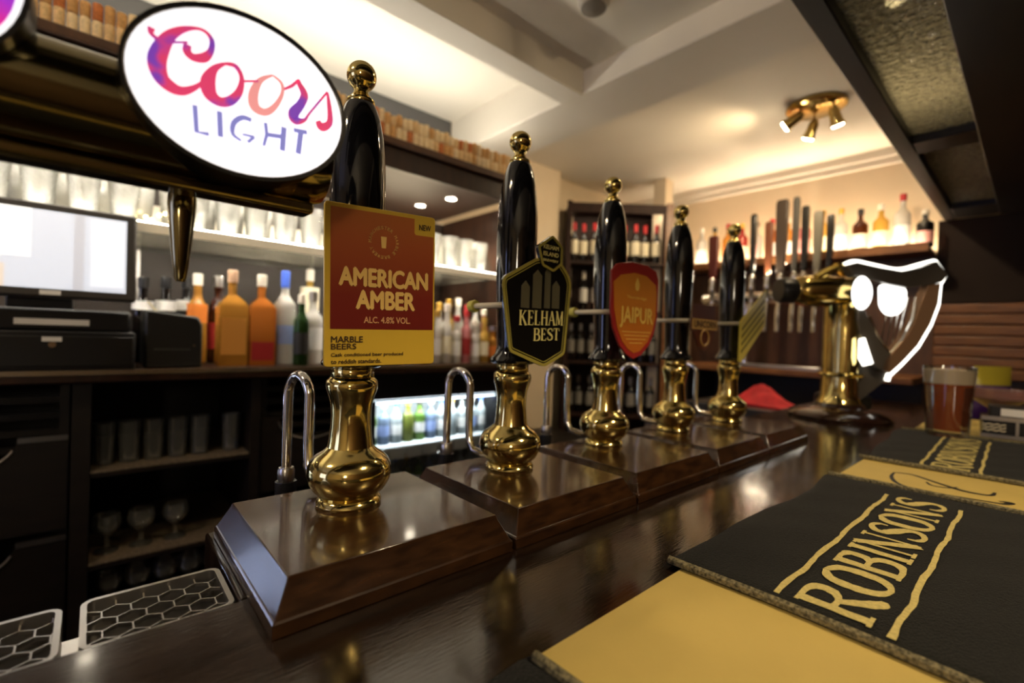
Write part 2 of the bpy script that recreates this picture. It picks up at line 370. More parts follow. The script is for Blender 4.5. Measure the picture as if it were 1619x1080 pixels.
# drip trays with hexagonal grille
def hex_grille(x0, x1, y0, y1, z, s, bar):
    mb = MB(); w = s * math.sqrt(3); 
    def cl(p): return (min(max(p[0], x0), x1), min(max(p[1], y0), y1))
    row = 0; yy = y0 - s
    while yy < y1 + s:
        xx = x0 - w + (w / 2 if row % 2 else 0)
        while xx < x1 + w:
            if x0 - w * .45 < xx < x1 + w * .45 and y0 - s * .8 < yy < y1 + s * .8:
                o = [cl((xx + s * 1.0 * math.cos(R(60 * k + 30)), yy + s * 1.0 * math.sin(R(60 * k + 30)))) for k in range(6)]
                i = [cl((xx + (s - bar) * math.cos(R(60 * k + 30)), yy + (s - bar) * math.sin(R(60 * k + 30)))) for k in range(6)]
                v = [(p[0], p[1], z) for p in o] + [(p[0], p[1], z) for p in i] + [(p[0], p[1], z - .003) for p in i]
                f = []
                for k in range(6):
                    k2 = (k + 1) % 6; f += [(k, k2, 6 + k2, 6 + k), (6 + k, 6 + k2, 12 + k2, 12 + k)]
                mb.add(v, f)
            xx += w
        yy += s * 1.5; row += 1
    return mb
def drip_tray(x0, x1, label):
    y0, y1 = 0.4615, 0.546; z = 1.094; t = thing('drip_tray', label, 'drip tray', ((x0 + x1) / 2, 0.504, 1.062), 0, 'drip trays on the bar edge')
    ax = (x0 + x1) / 2; hx = (x1 - x0) / 2; hy = (y1 - y0) / 2
    pan = MB().box(-hx + .002, hx - .002, -hy + .002, hy - .002, 0.0, 0.008); ob('pan', pan, blackp, t)
    fr = MB(); rr = 0.010
    def rrect(a, b, r):
        pts = []
        for cx, cy, a0 in ((a - r, b - r, 0), (-a + r, b - r, 90), (-a + r, -b + r, 180), (a - r, -b + r, 270)):
            for k in range(5): pts.append((cx + r * math.cos(R(a0 + 22.5 * k)), cy + r * math.sin(R(a0 + 22.5 * k))))
        return pts
    o, i = rrect(hx, hy, .010), rrect(hx - .0042, hy - .0042, .006)
    fr.ring(o, i, 0, 0.03); fr.v = [(x, zz, .034 - yy) for (x, yy, zz) in fr.v]
    ob('frame', fr, steel, t)
    ob('grille', hex_grille(-hx + .0040, hx - .0040, -hy + .0040, hy - .0040, 0.029, 0.0112, 0.00065), steel, t)
    return t
drip_tray(-0.0045, 0.098, 'steel drip tray with hexagonal grille beside the nearest wooden pump base')
drip_tray(-0.122, -0.0155, 'steel drip tray with hexagonal grille cut off by the left picture edge')

# bar runner and towels -------------------------------------------------
rn = tag(ob('bar_runner', MB().box(-0.30, 2.3, -0.06, 0.240, 1.1002, 1.1035), runner_m, bevel=0.001), 'long mustard yellow bar runner lying under the black towels', 'bar runner')
sw = MB()
sw.ribbon([(1.150, .175, .003), (1.105, .172, .006), (1.062, .156, .007), (1.045, .128, .006), (1.050, .095, .006), (1.060, .050, .006), (1.066, .028, .008), (1.085, .020, .010), (1.080, .033, .004)], -1.1037, .0002, 5, plane='xy')
sw.ribbon([(1.150, .175, .003), (1.16, .150, .007), (1.13, .112, .008), (1.105, .075, .010), (1.11, .045, .007), (1.14, .040, .004)], -1.1037, .0002, 5, plane='xy')
sw.ribbon([(1.12, .125, .003), (1.10, .115, .005), (1.105, .095, .005), (1.125, .085, .003)], -1.1037, .0002, 4, plane='xy')
sw.v = [(x, y, z) for (x, y, z) in sw.v]
ob('script_print', sw, ink, rn)

def towel(loc, rz, label, L=0.55, Wd=0.262, seed=0, print_=True):
    t = thing('bar_towel', label, 'bar towel', loc, rz, 'black bar towels on the bar')
    rnd = random.Random(seed); nx, ny = 44, 22; ph = [rnd.uniform(0, 6.28) for _ in range(6)]
    def edge(u): return 0.004 * math.sin(u * 9 + ph[0]) + 0.003 * math.sin(u * 19 + ph[1])
    def wav(x, y): return 0.0007 * math.sin(x * 23 + ph[2]) * math.sin(y * 31 + ph[3]) + .0004 * math.sin(x * 61 + y * 40 + ph[4])
    mb = MB(); v = []; f = []
    for i in range(nx + 1):
        for j in range(ny + 1):
            x = L * i / nx; y = -Wd * j / ny
            if j == 0: y += edge(x) * (1.5 if i not in (0, nx) else 1)
            if i == 0: x += edge(y + 3) * .6
            if i == nx: x += edge(y + 5) * .6
            b = 0.0046 if 0 < i < nx and 0 < j < ny else 0.0022
            v.append((x, y, b + wav(x, y)))
    N = ny + 1
    for i in range(nx):
        for j in range(ny): f.append((i * N + j, i * N + j + 1, (i + 1) * N + j + 1, (i + 1) * N + j))
    bd = [i * N for i in range(nx + 1)] + [nx * N + j for j in range(1, N)] + [i * N + ny for i in range(nx - 1, -1, -1)] + [j for j in range(ny - 1, 0, -1)]
    o = len(v); v += [(v[k][0], v[k][1], 0.0) for k in bd]
    for q in range(len(bd)):
        q2 = (q + 1) % len(bd); f.append((bd[q], bd[q2], o + q2, o + q))
    f.append(tuple(range(o, o + len(bd))))
    mb.add(v, f); ob('cloth', mb, towel_m, t, ang=60)
    hm = MB()
    for x0 in (0.0, L):
        P = []
        for j in range(ny + 1):
            y = -Wd * j / ny; P.append((x0 + edge(y + (3 if x0 == 0 else 5)) * .6, y, 0.0049))
        if x0 == 0: ob('near_hem', MB().tube(P, 0.0044, 6), towel_hem, t, loc=(0, 0, 0))
        else: ob('far_hem', MB().tube(P, 0.0040, 6), towel_hem, t)
    if print_:
        ob('lettering', serif_geo('ROBINSONS', 0.022, 0.488, -0.168, -0.112, -0.0056, .0003, .12, 'xy', seed, wt=1.12), towel_print, t)
        for nm, yy in (('upper_line', -.098), ('lower_line', -.183)):
            ob(nm, MB().ribbon([(.018 + .465 * k / 12, yy + .0012 * math.sin(k * 2.1 + ph[5]), .0052) for k in range(13)], -0.0056, .0003, 3, .25, rnd, 'xy'), towel_print, t)
    return t
towel((0.462, 0.253, 1.1036), R(-0.5), 'black bar towel with large cream serif lettering nearest the camera', seed=3)
towel((1.235, 0.247, 1.1036), R(1.2), 'black bar towel with cream lettering under the pint of beer', seed=5)
towel((-0.305, 0.250, 1.1036), R(-1.5), 'black bar towel showing only one corner at the bottom picture edge', seed=9, print_=False)

# ------------------------------------------------------------------ beer pumps
BODY = [(0, 0), (.0350, 0), (.0365, .003), (.0350, .007), (.0325, .009), (.0340, .012), (.0400, .018), (.0450, .027), (.0472, .036), (.0462, .044), (.0430, .051), (.0370, .057), (.0300, .0615), (.0255, .066),
        (.0240, .075), (.0226, .090), (.0222, .103), (.0230, .114), (.0255, .124), (.0280, .131), (.0290, .137), (.0280, .142), (.0255, .1445), (.0240, .1460)]
FERR = [(0.0235, .146), (.0243, .147), (.0243, .157), (.0225, .159), (0, .159)]
HAND = [(0, .158), (.030, .158), (.0345, .160), (.0350, .163), (.0330, .167), (.0275, .173), (.0255, .183), (.0258, .200), (.0272, .230), (.0290, .270), (.0303, .310), (.0308, .345), (.0303, .375), (.0288, .402), (.0262, .425), (.0228, .442), (.0185, .455), (.0155, .460), (0, .461)]
KNOB = [(.0150, .459), (.0160, .461), (.0155, .4645), (.0120, .468), (.0088, .472), (.0082, .476), (.0095, .4785)] + [(.0166 * math.sin(R(a)), .4925 - .0166 * math.cos(R(a))) for a in range(36, 181, 12)]
KNOB[-1] = (0, .4925 + .0166)
me_body = MB().lathe(BODY, 48).mesh('body'); me_body.materials.append(brass)
me_ferr = MB().lathe(FERR, 48, flute=.05).mesh('ferrule', ang=80); me_ferr.materials.append(brass)
me_hand = MB().lathe(HAND, 48).mesh('handle'); me_hand.materials.append(ceramic)
me_knob = MB().lathe(KNOB, 32).mesh('knob'); me_knob.materials.append(brass)
def swan():
    P = [(0, .030, .012), (-.012, .050, .012), (-.020, .066, .016), (-.022, .074, .03), (-.022, .076, .06)]
    P += [(-.022, .076, .118)] + [(-.022 - .0015 * k, .0985 - .0225 * math.cos(R(180 * k / 8)), .118 + .0225 * math.sin(R(180 * k / 8))) for k in range(1, 9)] + [(-.034, .121, .07), (-.034, .121, .010)]
    return P
me_swan = MB().tube(swan(), 0.0062, 14).mesh('spout'); me_swan.materials.append(chrome)
me_nut = MB().lathe([(0, -.012), (.009, -.012), (.0105, -.008), (.0105, .002), (.009, .006), (0, .006)], 16, c=(-.034, .121, .012)).mesh('nut'); me_nut.materials.append(steel)
me_tip = MB().lathe([(0, -.05), (.011, -.05), (.013, -.035), (.013, -.012), (0, -.012)], 16, c=(-.034, .121, .012)).mesh('sparkler'); me_tip.materials.append(blackp)

LEFT = [.120, .372, .614, .879, 1.122]; RIGHT = [.338, .580, .845, 1.088, 1.348]
PX = [(.225, .528), (.476, .530), (.733, .548), (.985, .545), (1.228, .530)]
PL = ['beer pump with tall rectangular orange and yellow clip, nearest the camera',
      'beer pump with black hexagonal shield clip bordered in green',
      'beer pump with orange and red rounded shield clip',
      'beer pump with small brown crest clip, fourth from the camera',
      'beer pump with tilted yellow-green clip, farthest along the bar']
def plate_mat(n, c, r=0.3): return mat(n, c, r, coat=0.3)
def inset(poly, k):
    cx = sum(p[0] for p in poly) / len(poly); cz = sum(p[1] for p in poly) / len(poly)
    out = []
    n = len(poly)
    for i in range(n):
        a, b, c = Vector(poly[i - 1]), Vector(poly[i]), Vector(poly[(i + 1) % n])
        d1 = (b - a).normalized(); d2 = (c - b).normalized(); n1 = Vector((-d1.y, d1.x)); n2 = Vector((-d2.y, d2.x))
        nn = (n1 + n2); nn = nn / max(.35, nn.length_squared / 2) * .5 * 1.0
        p = b + (n1 + n2).normalized() * k / max(.5, math.sqrt((1 + n1.dot(n2)) / 2))
        out.append((p.x, p.y))
    return out
def roundpoly(poly, r, k=4):
    out = []; n = len(poly)
    for i in range(n):
        a, b, c = Vector(poly[i - 1]), Vector(poly[i]), Vector(poly[(i + 1) % n])
        r1 = min(r, (a - b).length * .45, (c - b).length * .45)
        p = b + (a - b).normalized() * r1; q = b + (c - b).normalized() * r1
        for j in range(k + 1):
            t = j / k; out.append(tuple((p * (1 - t) ** 2 + b * 2 * t * (1 - t) + q * t * t)))
    return out
def ccw(poly):
    A = sum(poly[i - 1][0] * poly[i][1] - poly[i][0] * poly[i - 1][1] for i in range(len(poly)))
    return poly if A > 0 else poly[::-1]

pumps = []
for i in range(5):
    px, py = PX[i]; t = thing('beer_pump', PL[i], 'beer pump', (px, py, 1.14), 0, 'handpull beer pumps on the bar')
    x0, x1, y0, y1 = LEFT[i] - px, RIGHT[i] - px, .396 - py, .600 - py
    prof = [(.0145, -.0398), (.0143, -.0285), (.0132, -.0268), (.0122, -.0262), (.0015, -.0045), (.0004, -.0012), (0, 0)]
    b = MB().loft([(x0 - d, x1 + d, y0 - d, y1 + d, z) for d, z in prof])
    ob('wooden_base', b, wood_base, t, bevel=0.0008, ang=20)
    for nm, me in (('brass_body', me_body), ('ferrule', me_ferr), ('handle', me_hand)): link(nm, me, None, t)
    link('finial', me_knob, None, t)
    s = link('swan_neck_spout', me_swan, None, t); link('nut', me_nut, None, s); link('sparkler', me_tip, None, s)
    pumps.append(t)

def bracket(t, dy, z, L=.10):
    c = MB().box(-.011, .011, dy, dy + .012, z - .012, z + .012)
    ob('clip_bracket', c, mat('pale_plastic', rgb(214, 205, 180), .4), t, bevel=.001)
    ob('bracket_strap', MB().tube([(.0, dy + .006, z), (-.034, dy + .012, z), (-.036, dy + .05, z), (-.036, .052, z)], .0044, 8), MATS['pale_plastic'], t)
    ob('bracket_end', MB().lathe([(0, 0), (.009, 0), (.010, .004), (.009, .012), (0, .013)], 12, c=(-.036, .050, z), axis='y'), mat('olive_plastic', rgb(196, 190, 90), .4), t)

# clip 1: rectangular amber card
t = pumps[0]; dy = .470 - .528
yel = plate_mat('clip_yellow', rgb(222, 186, 66)); 
grad = axis_ramp('amber_print', 2, [(-.05, rgb(112, 26, 22)), (-.01, rgb(128, 38, 24)), (.045, rgb(172, 84, 38)), (.08, rgb(190, 108, 46))])
cc = ob('pump_clip', MB().prism(ccw(roundpoly([(-.0625, -.082), (.0625, -.082), (.0625, .082), (-.0625, .082)], .004)), -.002, .002), yel, t, loc=(.0025, dy - .006, .246), rot=(0, R(-1.4), R(-6)), bevel=.0006)
cc.scale = (.955, 1, 1); cc['label'] = 'tall card, amber fading to dark red over a yellow foot'
ob('printed_panel', MB().prism(ccw([(-.0565, -.044), (.0602, -.044), (.0602, .060), (.038, .060), (.0362, .062), (.0362, .0775), (-.0565, .0775)]), -.0024, -.0020), grad, cc)
pale = mat('clip_lettering', rgb(246, 206, 120), .5); dark = mat('clip_dark_lettering', rgb(66, 46, 22), .5)
ob('lettering', text_geo('AMERICAN', -.0475, .0525, .0005, .0185, -.0026, bold=.04), pale, cc)
ob('lettering', text_geo('AMBER', -.0295, .0365, -.0225, -.0045, -.0026, bold=.04), pale, cc)
ob('lettering', text_geo('ALC. 4.8% VOL.', -.0215, .0315, -.0375, -.0310, -.0026), mat('clip_peach_lettering', rgb(226, 170, 120), .5), cc)
ob('lettering', text_geo('MARBLE', -.0555, -.0225, -.0575, -.0515, -.0022), dark, cc)
ob('lettering', text_geo('BEERS', -.0555, -.0295, -.0645, -.0588, -.0022), dark, cc)
ob('lettering', text_geo('Cask conditioned beer produced', -.0555, .0235, -.0728, -.0683, -.0022), dark, cc)
ob('lettering', text_geo('to reddish standards.', -.0555, -.002, -.0790, -.0748, -.0022), dark, cc)
ob('lettering', text_geo('NEW', .0420, .0565, .0660, .0720, -.0022), dark, cc)
ringt = MB(); word = 'MANCHESTER MARBLE BREWERY '
for k, ch in enumerate(word):
    if ch == ' ': continue
    a = R(180 - 360 * k / len(word)); g = text_geo(ch, -.0013, .0013, -.0016, .0016, 0)
    ca, sa = math.cos(a - R(90)), math.sin(a - R(90)); r0 = .0155
    ringt.add([(x * ca - z * sa + r0 * math.cos(a), -.0026, x * sa + z * ca + r0 * math.sin(a) + .0475) for (x, y, z) in g.v], g.f)
ob('ring_lettering', ringt, pale, cc)
ob('glass_emblem', MB().prism([(-.0024, .0415), (.0024, .0415), (.0032, .0535), (-.0032, .0535)], -.0028, -.0022), pale, cc)

# clip 2: black shield with green border and badge
t = pumps[1]; dy = .482 - .530
KO = [(-.0690, .0358), (-.0080, .0690), (.040, .0700), (.0587, .0534), (.0665, .0391), (.0573, -.0694), (.0139, -.0881), (-.0557, -.0656), (-.0720, .0251)]
KO = ccw(roundpoly(ccw(KO), .007)); 
green = plate_mat('green_gold_enamel', rgb(160, 150, 70)); blk = mat('black_enamel', rgb(20, 19, 17), .10, coat=.6)
cc = ob('pump_clip', MB().prism(KO, -.002, .0015), blk, t, loc=(.002, dy, .244)); cc['label'] = 'black shield clip with green border and a small hexagonal badge'
ob('border', MB().ring(KO, inset(KO, .0042), -.0036, -.0015), green, cc)
KI = inset(KO, .0062); ob('inner_border', MB().ring(KI, inset(KI, .0012), -.0028, -.0018), green, cc)
ob('lettering', serif_geo('KELHAM', -.0385, .0520, -.0285, -.0075, -.0022, dz=.035), mat('cream_enamel', rgb(226, 216, 140), .4), cc)
ob('lettering', serif_geo('BEST', -.0095, .0440, -.0500, -.0320, -.0022, dz=.04), MATS['cream_enamel'], cc)
brick = mat('grey_enamel', rgb(92, 88, 68), .4); cs = MB()
for (a, b, lo, hi) in ((-.036, -.020, -.004, .026), (-.014, .004, -.003, .044), (.010, .022, -.002, .050), (.026, .042, -.001, .032)):
    cs.prism([(a, lo), (b, lo), (b, hi), ((a + b) / 2, hi + .008), (a, hi)], -.0026, -.0020)
    w = (b - a)
    cs.ribbon([(a + w * .3, lo + .004, .0012), (a + w * .3, hi - .004, .0012)], -.0026, .0002, 1)
ob('castle_print', cs, brick, cc)
KBd = ccw(roundpoly(ccw([(.0188, .1048), (.0409, .0905), (.0407, .0641), (.0231, .0515), (-.0007, .0578), (-.0104, .0850)]), .004))
bd = ob('badge', MB().prism(KBd, -.0060, -.0005), blk, cc); ob('badge_border', MB().ring(KBd, inset(KBd, .0035), -.0072, -.0055), green, cc)
for s_, za, zb in (('KELHAM', .0835, .0895), ('ISLAND', .0735, .0795), ('BREWERY', .0655, .0690)):
    ob('badge_lettering', text_geo(s_, .001, .0325, za, zb, -.0062), MATS['cream_enamel'], cc)
bracket(t, dy, .244)

# clip 3: orange shield in a crimson surround
t = pumps[2]; dy = .492 - .548
JO = [(-.0712, .0745), (-.055, .088), (-.0076, .0970), (.050, .0960), (.0802, .0880), (.0895, .0720), (.0893, .0000), (.0800, -.0300), (.0629, -.0530), (.0350, -.0720), (.0084, -.0785), (-.0150, -.0700), (-.0380, -.0545), (-.0600, -.0240), (-.0700, .0100)]
JO = ccw([(x * .93 - .006, z) for x, z in JO])
crim = plate_mat('crimson_enamel', rgb(168, 48, 46)); oran = axis_ramp('orange_print', 2, [(-.08, rgb(196, 104, 34)), (.0, rgb(204, 124, 40)), (.09, rgb(212, 140, 48))])
cc = ob('pump_clip', MB().prism(JO, -.002, .002), crim, t, loc=(.0, dy, .244), bevel=.0008); cc['label'] = 'rounded shield clip, orange panel within a crimson surround'
JI = ccw([(-.066, .056), (-.045, .070), (-.005, .0775), (.035, .0755), (.066, .062), (.070, .050), (.070, .000), (.060, -.026), (.046, -.046), (.020, -.064), (.001, -.068), (-.018, -.060), (-.036, -.046), (-.052, -.022), (-.062, .010)])
ob('orange_panel', MB().prism(JI, -.0030, -.0018), oran, cc)
jl = mat('gold_lettering', rgb(236, 196, 96), .45)
ob('lettering', text_geo('JAIPUR', -.045, .059, -.0215, .0150, -.0032, bold=.03), jl, cc)
ob('lettering', text_geo('Thornbridge', -.027, .035, .0290, .0355, -.0032), jl, cc)
ob('emblem', MB().prism(ccw(roundpoly([(.000, .046), (.009, .046), (.012, .058), (.0045, .071), (-.003, .058)], .003)), -.0035, -.0028), jl, cc)
for (a, b, z) in ((-.038, .054, -.030), (-.032, .047, -.0365), (-.025, .038, -.043), (-.014, .027, -.050)):
    ob('ruled_line', MB().box(a, b, -.0033, -.0028, z, z + .0013), jl, cc)
bracket(t, dy, .250)

# clip 4: brown crest
t = pumps[3]; dy = .490 - .545
UO = ccw(roundpoly([(-.045, .040), (.052, .040), (.055, .012), (.062, .010), (.062, -.016), (.052, -.020), (.030, -.050), (.004, -.062), (-.022, -.050), (-.044, -.020), (-.054, -.016), (-.054, .010), (-.046, .012)], .003))
cc = ob('pump_clip', MB().prism(UO, -.002, .002), plate_mat('brown_enamel', rgb(78, 38, 26)), t, loc=(.012, dy, .242)); cc['label'] = 'brown crest clip with a pale band'
ob('name_band', MB().box(-.054, .062, -.0032, -.0018, -.014, .009), plate_mat('tan_enamel', rgb(176, 140, 78)), cc)
ob('lettering', text_geo('UNICORN', -.046, .054, -.0095, .0050, -.0034), mat('dark_brown_ink', rgb(52, 26, 18), .5), cc)
ob('emblem_ring', MB().tube([(.004 + .019 * math.cos(R(a)), -.003, -.032 + .017 * math.sin(R(a))) for a in range(0, 360, 20)], .0022, 6, closed=True), MATS['tan_enamel'], cc)
bracket(t, dy, .246)

# clip 5: tilted yellow-green card
t = pumps[4]; dy = .478 - .530
cc = ob('pump_clip', MB().prism(ccw([(-.075, -.010), (.078, .082), (.078, -.012), (-.062, -.108), (-.075, -.105)]), -.002, .002), plate_mat('olive_yellow_enamel', rgb(188, 172, 70)), t, loc=(.004, dy, .262), bevel=.001); cc['label'] = 'tilted yellow-green clip with dark diagonal bars'
for k in range(4):
    ob('diagonal_bar', MB().prism([(-.066, -.024 - .018 * k), (.066, .056 - .018 * k), (.066, .049 - .018 * k), (-.066, -.031 - .018 * k)], -.0030, -.0018), mat('olive_ink', rgb(96, 88, 30), .5), cc)
bracket(t, dy, .250)

# ------------------------------------------------------------------ lager font with illuminated lenses
ft = thing('lager_font', 'dark polished horizontal lager font carrying the glowing oval sign', 'beer font', (-0.35, 0.432, 1.10))
ob('bridge_tube', MB().lathe([(0, -.55), (.0345, -.55)] + [(.0355, -.5 + k * .05) for k in range(19)] + [(.0357, .470), (.0350, .488), (.031, .497), (.022, .500), (0, .500)], 40, c=(0, -.005, .382), axis='x'), blackchrome, ft)
ob('lower_rail', MB().box(-.55, .488, -.020, .004, .3375, .3475), blackchrome, ft, bevel=.003)
ob('gold_band', MB().lathe([(.0359, .455), (.0366, .457), (.0366, .468), (.0359, .470)], 40, c=(0, -.005, .382), axis='x'), brass_dk, ft)
for xx in (-.35, .0):
    ob('post', MB().lathe([(.05, 0), (.05, .012), (.034, .02), (.026, .04), (.024, .2), (.026, .34)], 28, c=(xx - .1, 0, 0)), blackchrome, ft)
def ellipse(a, b, n, th=0.0, cx=0, cz=0):
    return [(cx + a * math.cos(2 * math.pi * k / n) * math.cos(th) - b * math.sin(2 * math.pi * k / n) * math.sin(th), cz + a * math.cos(2 * math.pi * k / n) * math.sin(th) + b * math.sin(2 * math.pi * k / n) * math.cos(th)) for k in range(n)]
lens_glow = led('sign_glow', (1.0, 0.98, 1.0), 1.15)
ln = ob('oval_sign', MB().prism(ellipse(.0688, .0556, 56, .037), -.0020, .002), lens_glow, ft, loc=(.0789 + .35, .385 - .432, .4042))
ln['label'] = 'glowing white oval sign with pink script lettering'
ob('sign_housing', MB().ring(ellipse(.0712, .0582, 56, .037), ellipse(.0690, .0558, 56, .037), -.0045, .004).ring(ellipse(.0712, .0582, 56, .037), ellipse(.030, .026, 56, .037), .004, .030), blackp, ln)
ob('inner_rim', MB().ring(ellipse(.0690, .0558, 56, .037), ellipse(.0680, .0548, 56, .037), -.0034, -.0018), chrome, ln)
pink = noise_print('pink_purple_print', (.75, .05, .16, 1), (.20, .05, .46, 1), 46, .52, .64, .75); salm = mat('salmon_print', (.85, .25, .25, 1), .4, emit=(.95, .38, .36, 1), estr=.72); blue = mat('blue_print', (.2, .2, .6, 1), .4, emit=(.30, .30, .74, 1), estr=.62)
C1 = [(-.055, .0246, .0034), (-.0553, .0211, .0023), (-.0526, .0189, .002), (-.0494, .0178, .0021)]
C2 = [(-.0357, .0221, .0033), (-.0361, .0175, .0041), (-.0326, .0149, .0041), (-.0267, .0171, .0048), (-.0228, .0232, .003), (-.0223, .0306, .0024), (-.0261, .0349, .0017), (-.0321, .0345, .0017), (-.0398, .0298, .0035), (-.0462, .0223, .0057), (-.0506, .0113, .008), (-.0518, .0029, .0085), (-.0494, -.0052, .0074), (-.0437, -.0093, .0064), (-.038, -.0095, .0047), (-.0322, -.0056, .003), (-.0273, -.0002, .0018), (-.0234, .0043, .0018)]
C3 = [(-.0466, .0187, .0009), (-.0358, .0235, .0009)]
O1 = [(-.0143, .0182, .0015), (-.0078, .019, .0025), (-.0038, .0125, .0023), (-.0052, .002, .0038), (-.0105, -.0061, .005), (-.0168, -.009, .0055), (-.0226, -.0056, .0073), (-.0238, .0024, .0072), (-.0204, .0121, .0036), (-.0143, .0182, .0015)]
L1 = [(-.0032, .0103, .001), (.0069, .0142, .001)]
O2 = [(.0162, .0222, .0016), (.0223, .0187, .0024), (.0231, .0112, .0026), (.0185, .0003, .0039), (.0121, -.0064, .0052), (.0051, -.005, .007), (.004, .0041, .0064), (.0081, .0152, .0039), (.0162, .0222, .0016)]
RR = [(.0243, .0149, .0011), (.0298, .0196, .0016), (.0342, .0253, .0014), (.035, .0229, .003), (.0389, .0162, .0044), (.0365, .008, .0047), (.0316, -.0005, .0061), (.033, -.0053, .0054), (.0394, -.0032, .002), (.0432, .0035, .0011), (.0562, .0246, .0011)]
SS = [(.0562, .0246, .0011), (.0578, .0154, .0025), (.0590, .0046, .0034), (.0575, -.0010, .0040), (.0525, -.0042, .0052), (.0495, -.0005, .0030)]
S2 = [(.0585, .0030, .0022), (.0600, -.0006, .0016)]
g = MB()
for k, st in enumerate((C1, C2, C3, O1, L1, RR, SS, S2)): g.ribbon([(a, b, c * 1.18 + .0004) for a, b, c in st], -.0022 - .00004 * k, .0003, 6)
ob('script_lettering', g, pink, ln)
ob('script_letter', MB().ribbon(O2, -.0023, .0003, 6), salm, ln)
LI = [[(-.031, -.0163, .0026), (-.0296, -.0337, .0026), (-.0225, -.0333, .0024)], [(-.0167, -.0156, .0029), (-.0157, -.033, .0029)], [(.0031, -.0152, .0025), (-.0026, -.0152, .003), (-.0074, -.0199, .003), (-.0087, -.0253, .0027), (-.0077, -.0293, .002), (-.003, -.0318, .0014)], [(.0012, -.0316, .0018), (.0052, -.0266, .0018)], [(.0052, -.0266, .0016), (-.0023, -.027, .0013)], [(.0123, -.0141, .0021), (.0134, -.0222, .0021), (.0116, -.0311, .0016)], [(.025, -.0133, .0032), (.0243, -.031, .0032)], [(.0137, -.0223, .0026), (.0246, -.0207, .0027)], [(.0319, -.0131, .0027), (.0416, -.0121, .0027)], [(.0371, -.0128, .0033), (.0356, -.0301, .0033)]]
g = MB()
for k, st in enumerate(LI): g.ribbon([(a, b, c * 1.15) for a, b, c in st], -.0022 - .00003 * k, .0003, 2 if len(st) < 3 else (1 if len(st) < 5 else 5))
ob('block_lettering', g, blue, ln)
l2 = ob('round_sign', MB().prism(ellipse(.0545, .0525, 48), -.002, .002), lens_glow, ft, loc=(-.0868 + .35, .385 - .432, .4225)); l2['label'] = 'edge of a second glowing sign ringed in pink'
ob('pink_ring', MB().ring(ellipse(.0515, .0495, 48), ellipse(.0455, .0435, 48), -.0024, -.0018), noise_print('pink_ring_print', (.72, .02, .25, 1), (.35, .03, .55, 1), 30, .45, .6, .9), l2)
ob('sign_housing', MB().ring(ellipse(.0575, .0555, 48), ellipse(.0547, .0527, 48), -.0045, .004).ring(ellipse(.0575, .0555, 48), ellipse(.030, .026, 48), .004, .030), blackp, l2)
ob('pour_spout', MB().lathe([(0, .275), (.0035, .275), (.0045, .278), (.0068, .300), (.0092, .325), (.0100, .338), (.0098, .345), (.0088, .352), (.0085, .368)], 24, c=(.052 + .35, .470 - .432, 0)), blackchrome, ft)
ob('spout_elbow', MB().tube([(.052 + .35, .470 - .432, .352), (.052 + .35, .466 - .432, .368), (.052 + .35, .450 - .432, .378)], .0088, 14), blackchrome, ft)

# ------------------------------------------------------------------ bottles and glasses (shared meshes)
CACHE = {}
def tmesh(key, fn, material):
    k = (key, material.name)
    if k not in CACHE:
        me = fn().mesh(key); me.materials.append(material); CACHE[k] = me
    return CACHE[k]
def btl_prof(H, r, nr, sh, nk):
    """height, body radius, neck radius, shoulder start, neck start (fractions)"""
    return [(0, 0), (r * .9, 0), (r, .004), (r, H * sh), (r * .93, H * (sh + (nk - sh) * .35)), (r * .6, H * (sh + (nk - sh) * .72)), (nr * 1.15, H * nk), (nr, H * (nk + .04)), (nr, H * .90), (nr * 1.15, H * .905), (nr * 1.15, H * .92), (0, H * .92)]
def bottle(label, loc, glass, cap, lab, H=.30, r=.036, nr=.013, sh=.60, nk=.74, square=False, lab_z=(.16, .46), group=None, caplen=.13, rz=0.0, name='spirit_bottle', sc=1.0, labh=None):
    t = thing(name, label, 'bottle', loc, rz, group); t.scale = (sc, sc, sc)
    key = f'{H:.3f}{r:.3f}{nr:.3f}{sh}{nk}{square}'
    def body():
        mb = MB()
        if square:
            a = r * .93
            mb.loft([(-a * .96, a * .96, -a * .8, a * .8, 0), (-a, a, -a * .82, a * .82, .005), (-a, a, -a * .82, a * .82, H * sh), (-a * .8, a * .8, -a * .7, a * .7, H * (sh + .05)), (-nr, nr, -nr, nr, H * nk)])
            mb.lathe([(nr * 1.1, H * (nk - .03)), (nr, H * (nk + .03)), (nr, H * .92), (0, H * .92)], 14)
        else: mb.lathe(btl_prof(H, r, nr, sh, nk), 20)
        return mb
    link('bottle_body', tmesh('body' + key, body, glass), None, t)
    link('cap', tmesh('cap' + key + f'{caplen}', lambda: MB().lathe([(nr * 1.2, H * (1 - caplen)), (nr * 1.22, H * .99), (nr * 1.0, H), (0, H)], 14), cap), None, t)
    if lab:
        z0, z1 = lab_z
        if square: link('label', tmesh('lab' + key + str(lab_z), lambda: MB().box(-r * .8, r * .8, -r * .80, r * .80, H * z0, H * z1), lab), None, t)
        else: link('label', tmesh('lab' + key + str(lab_z), lambda: MB().lathe([(r * 1.012, H * z0), (r * 1.012, H * z1)], 20), lab), None, t)
    return t
def gmat(n, c, rough=.06, trans=.55): return mat(n, c, rough, trans=trans, ior=1.3, spec=.6)
g_amber = gmat('amber_spirit', rgb(228, 158, 66)); g_orange = gmat('orange_spirit', rgb(228, 134, 56)); g_clear = gmat('clear_spirit', rgb(235, 232, 222), trans=.4)
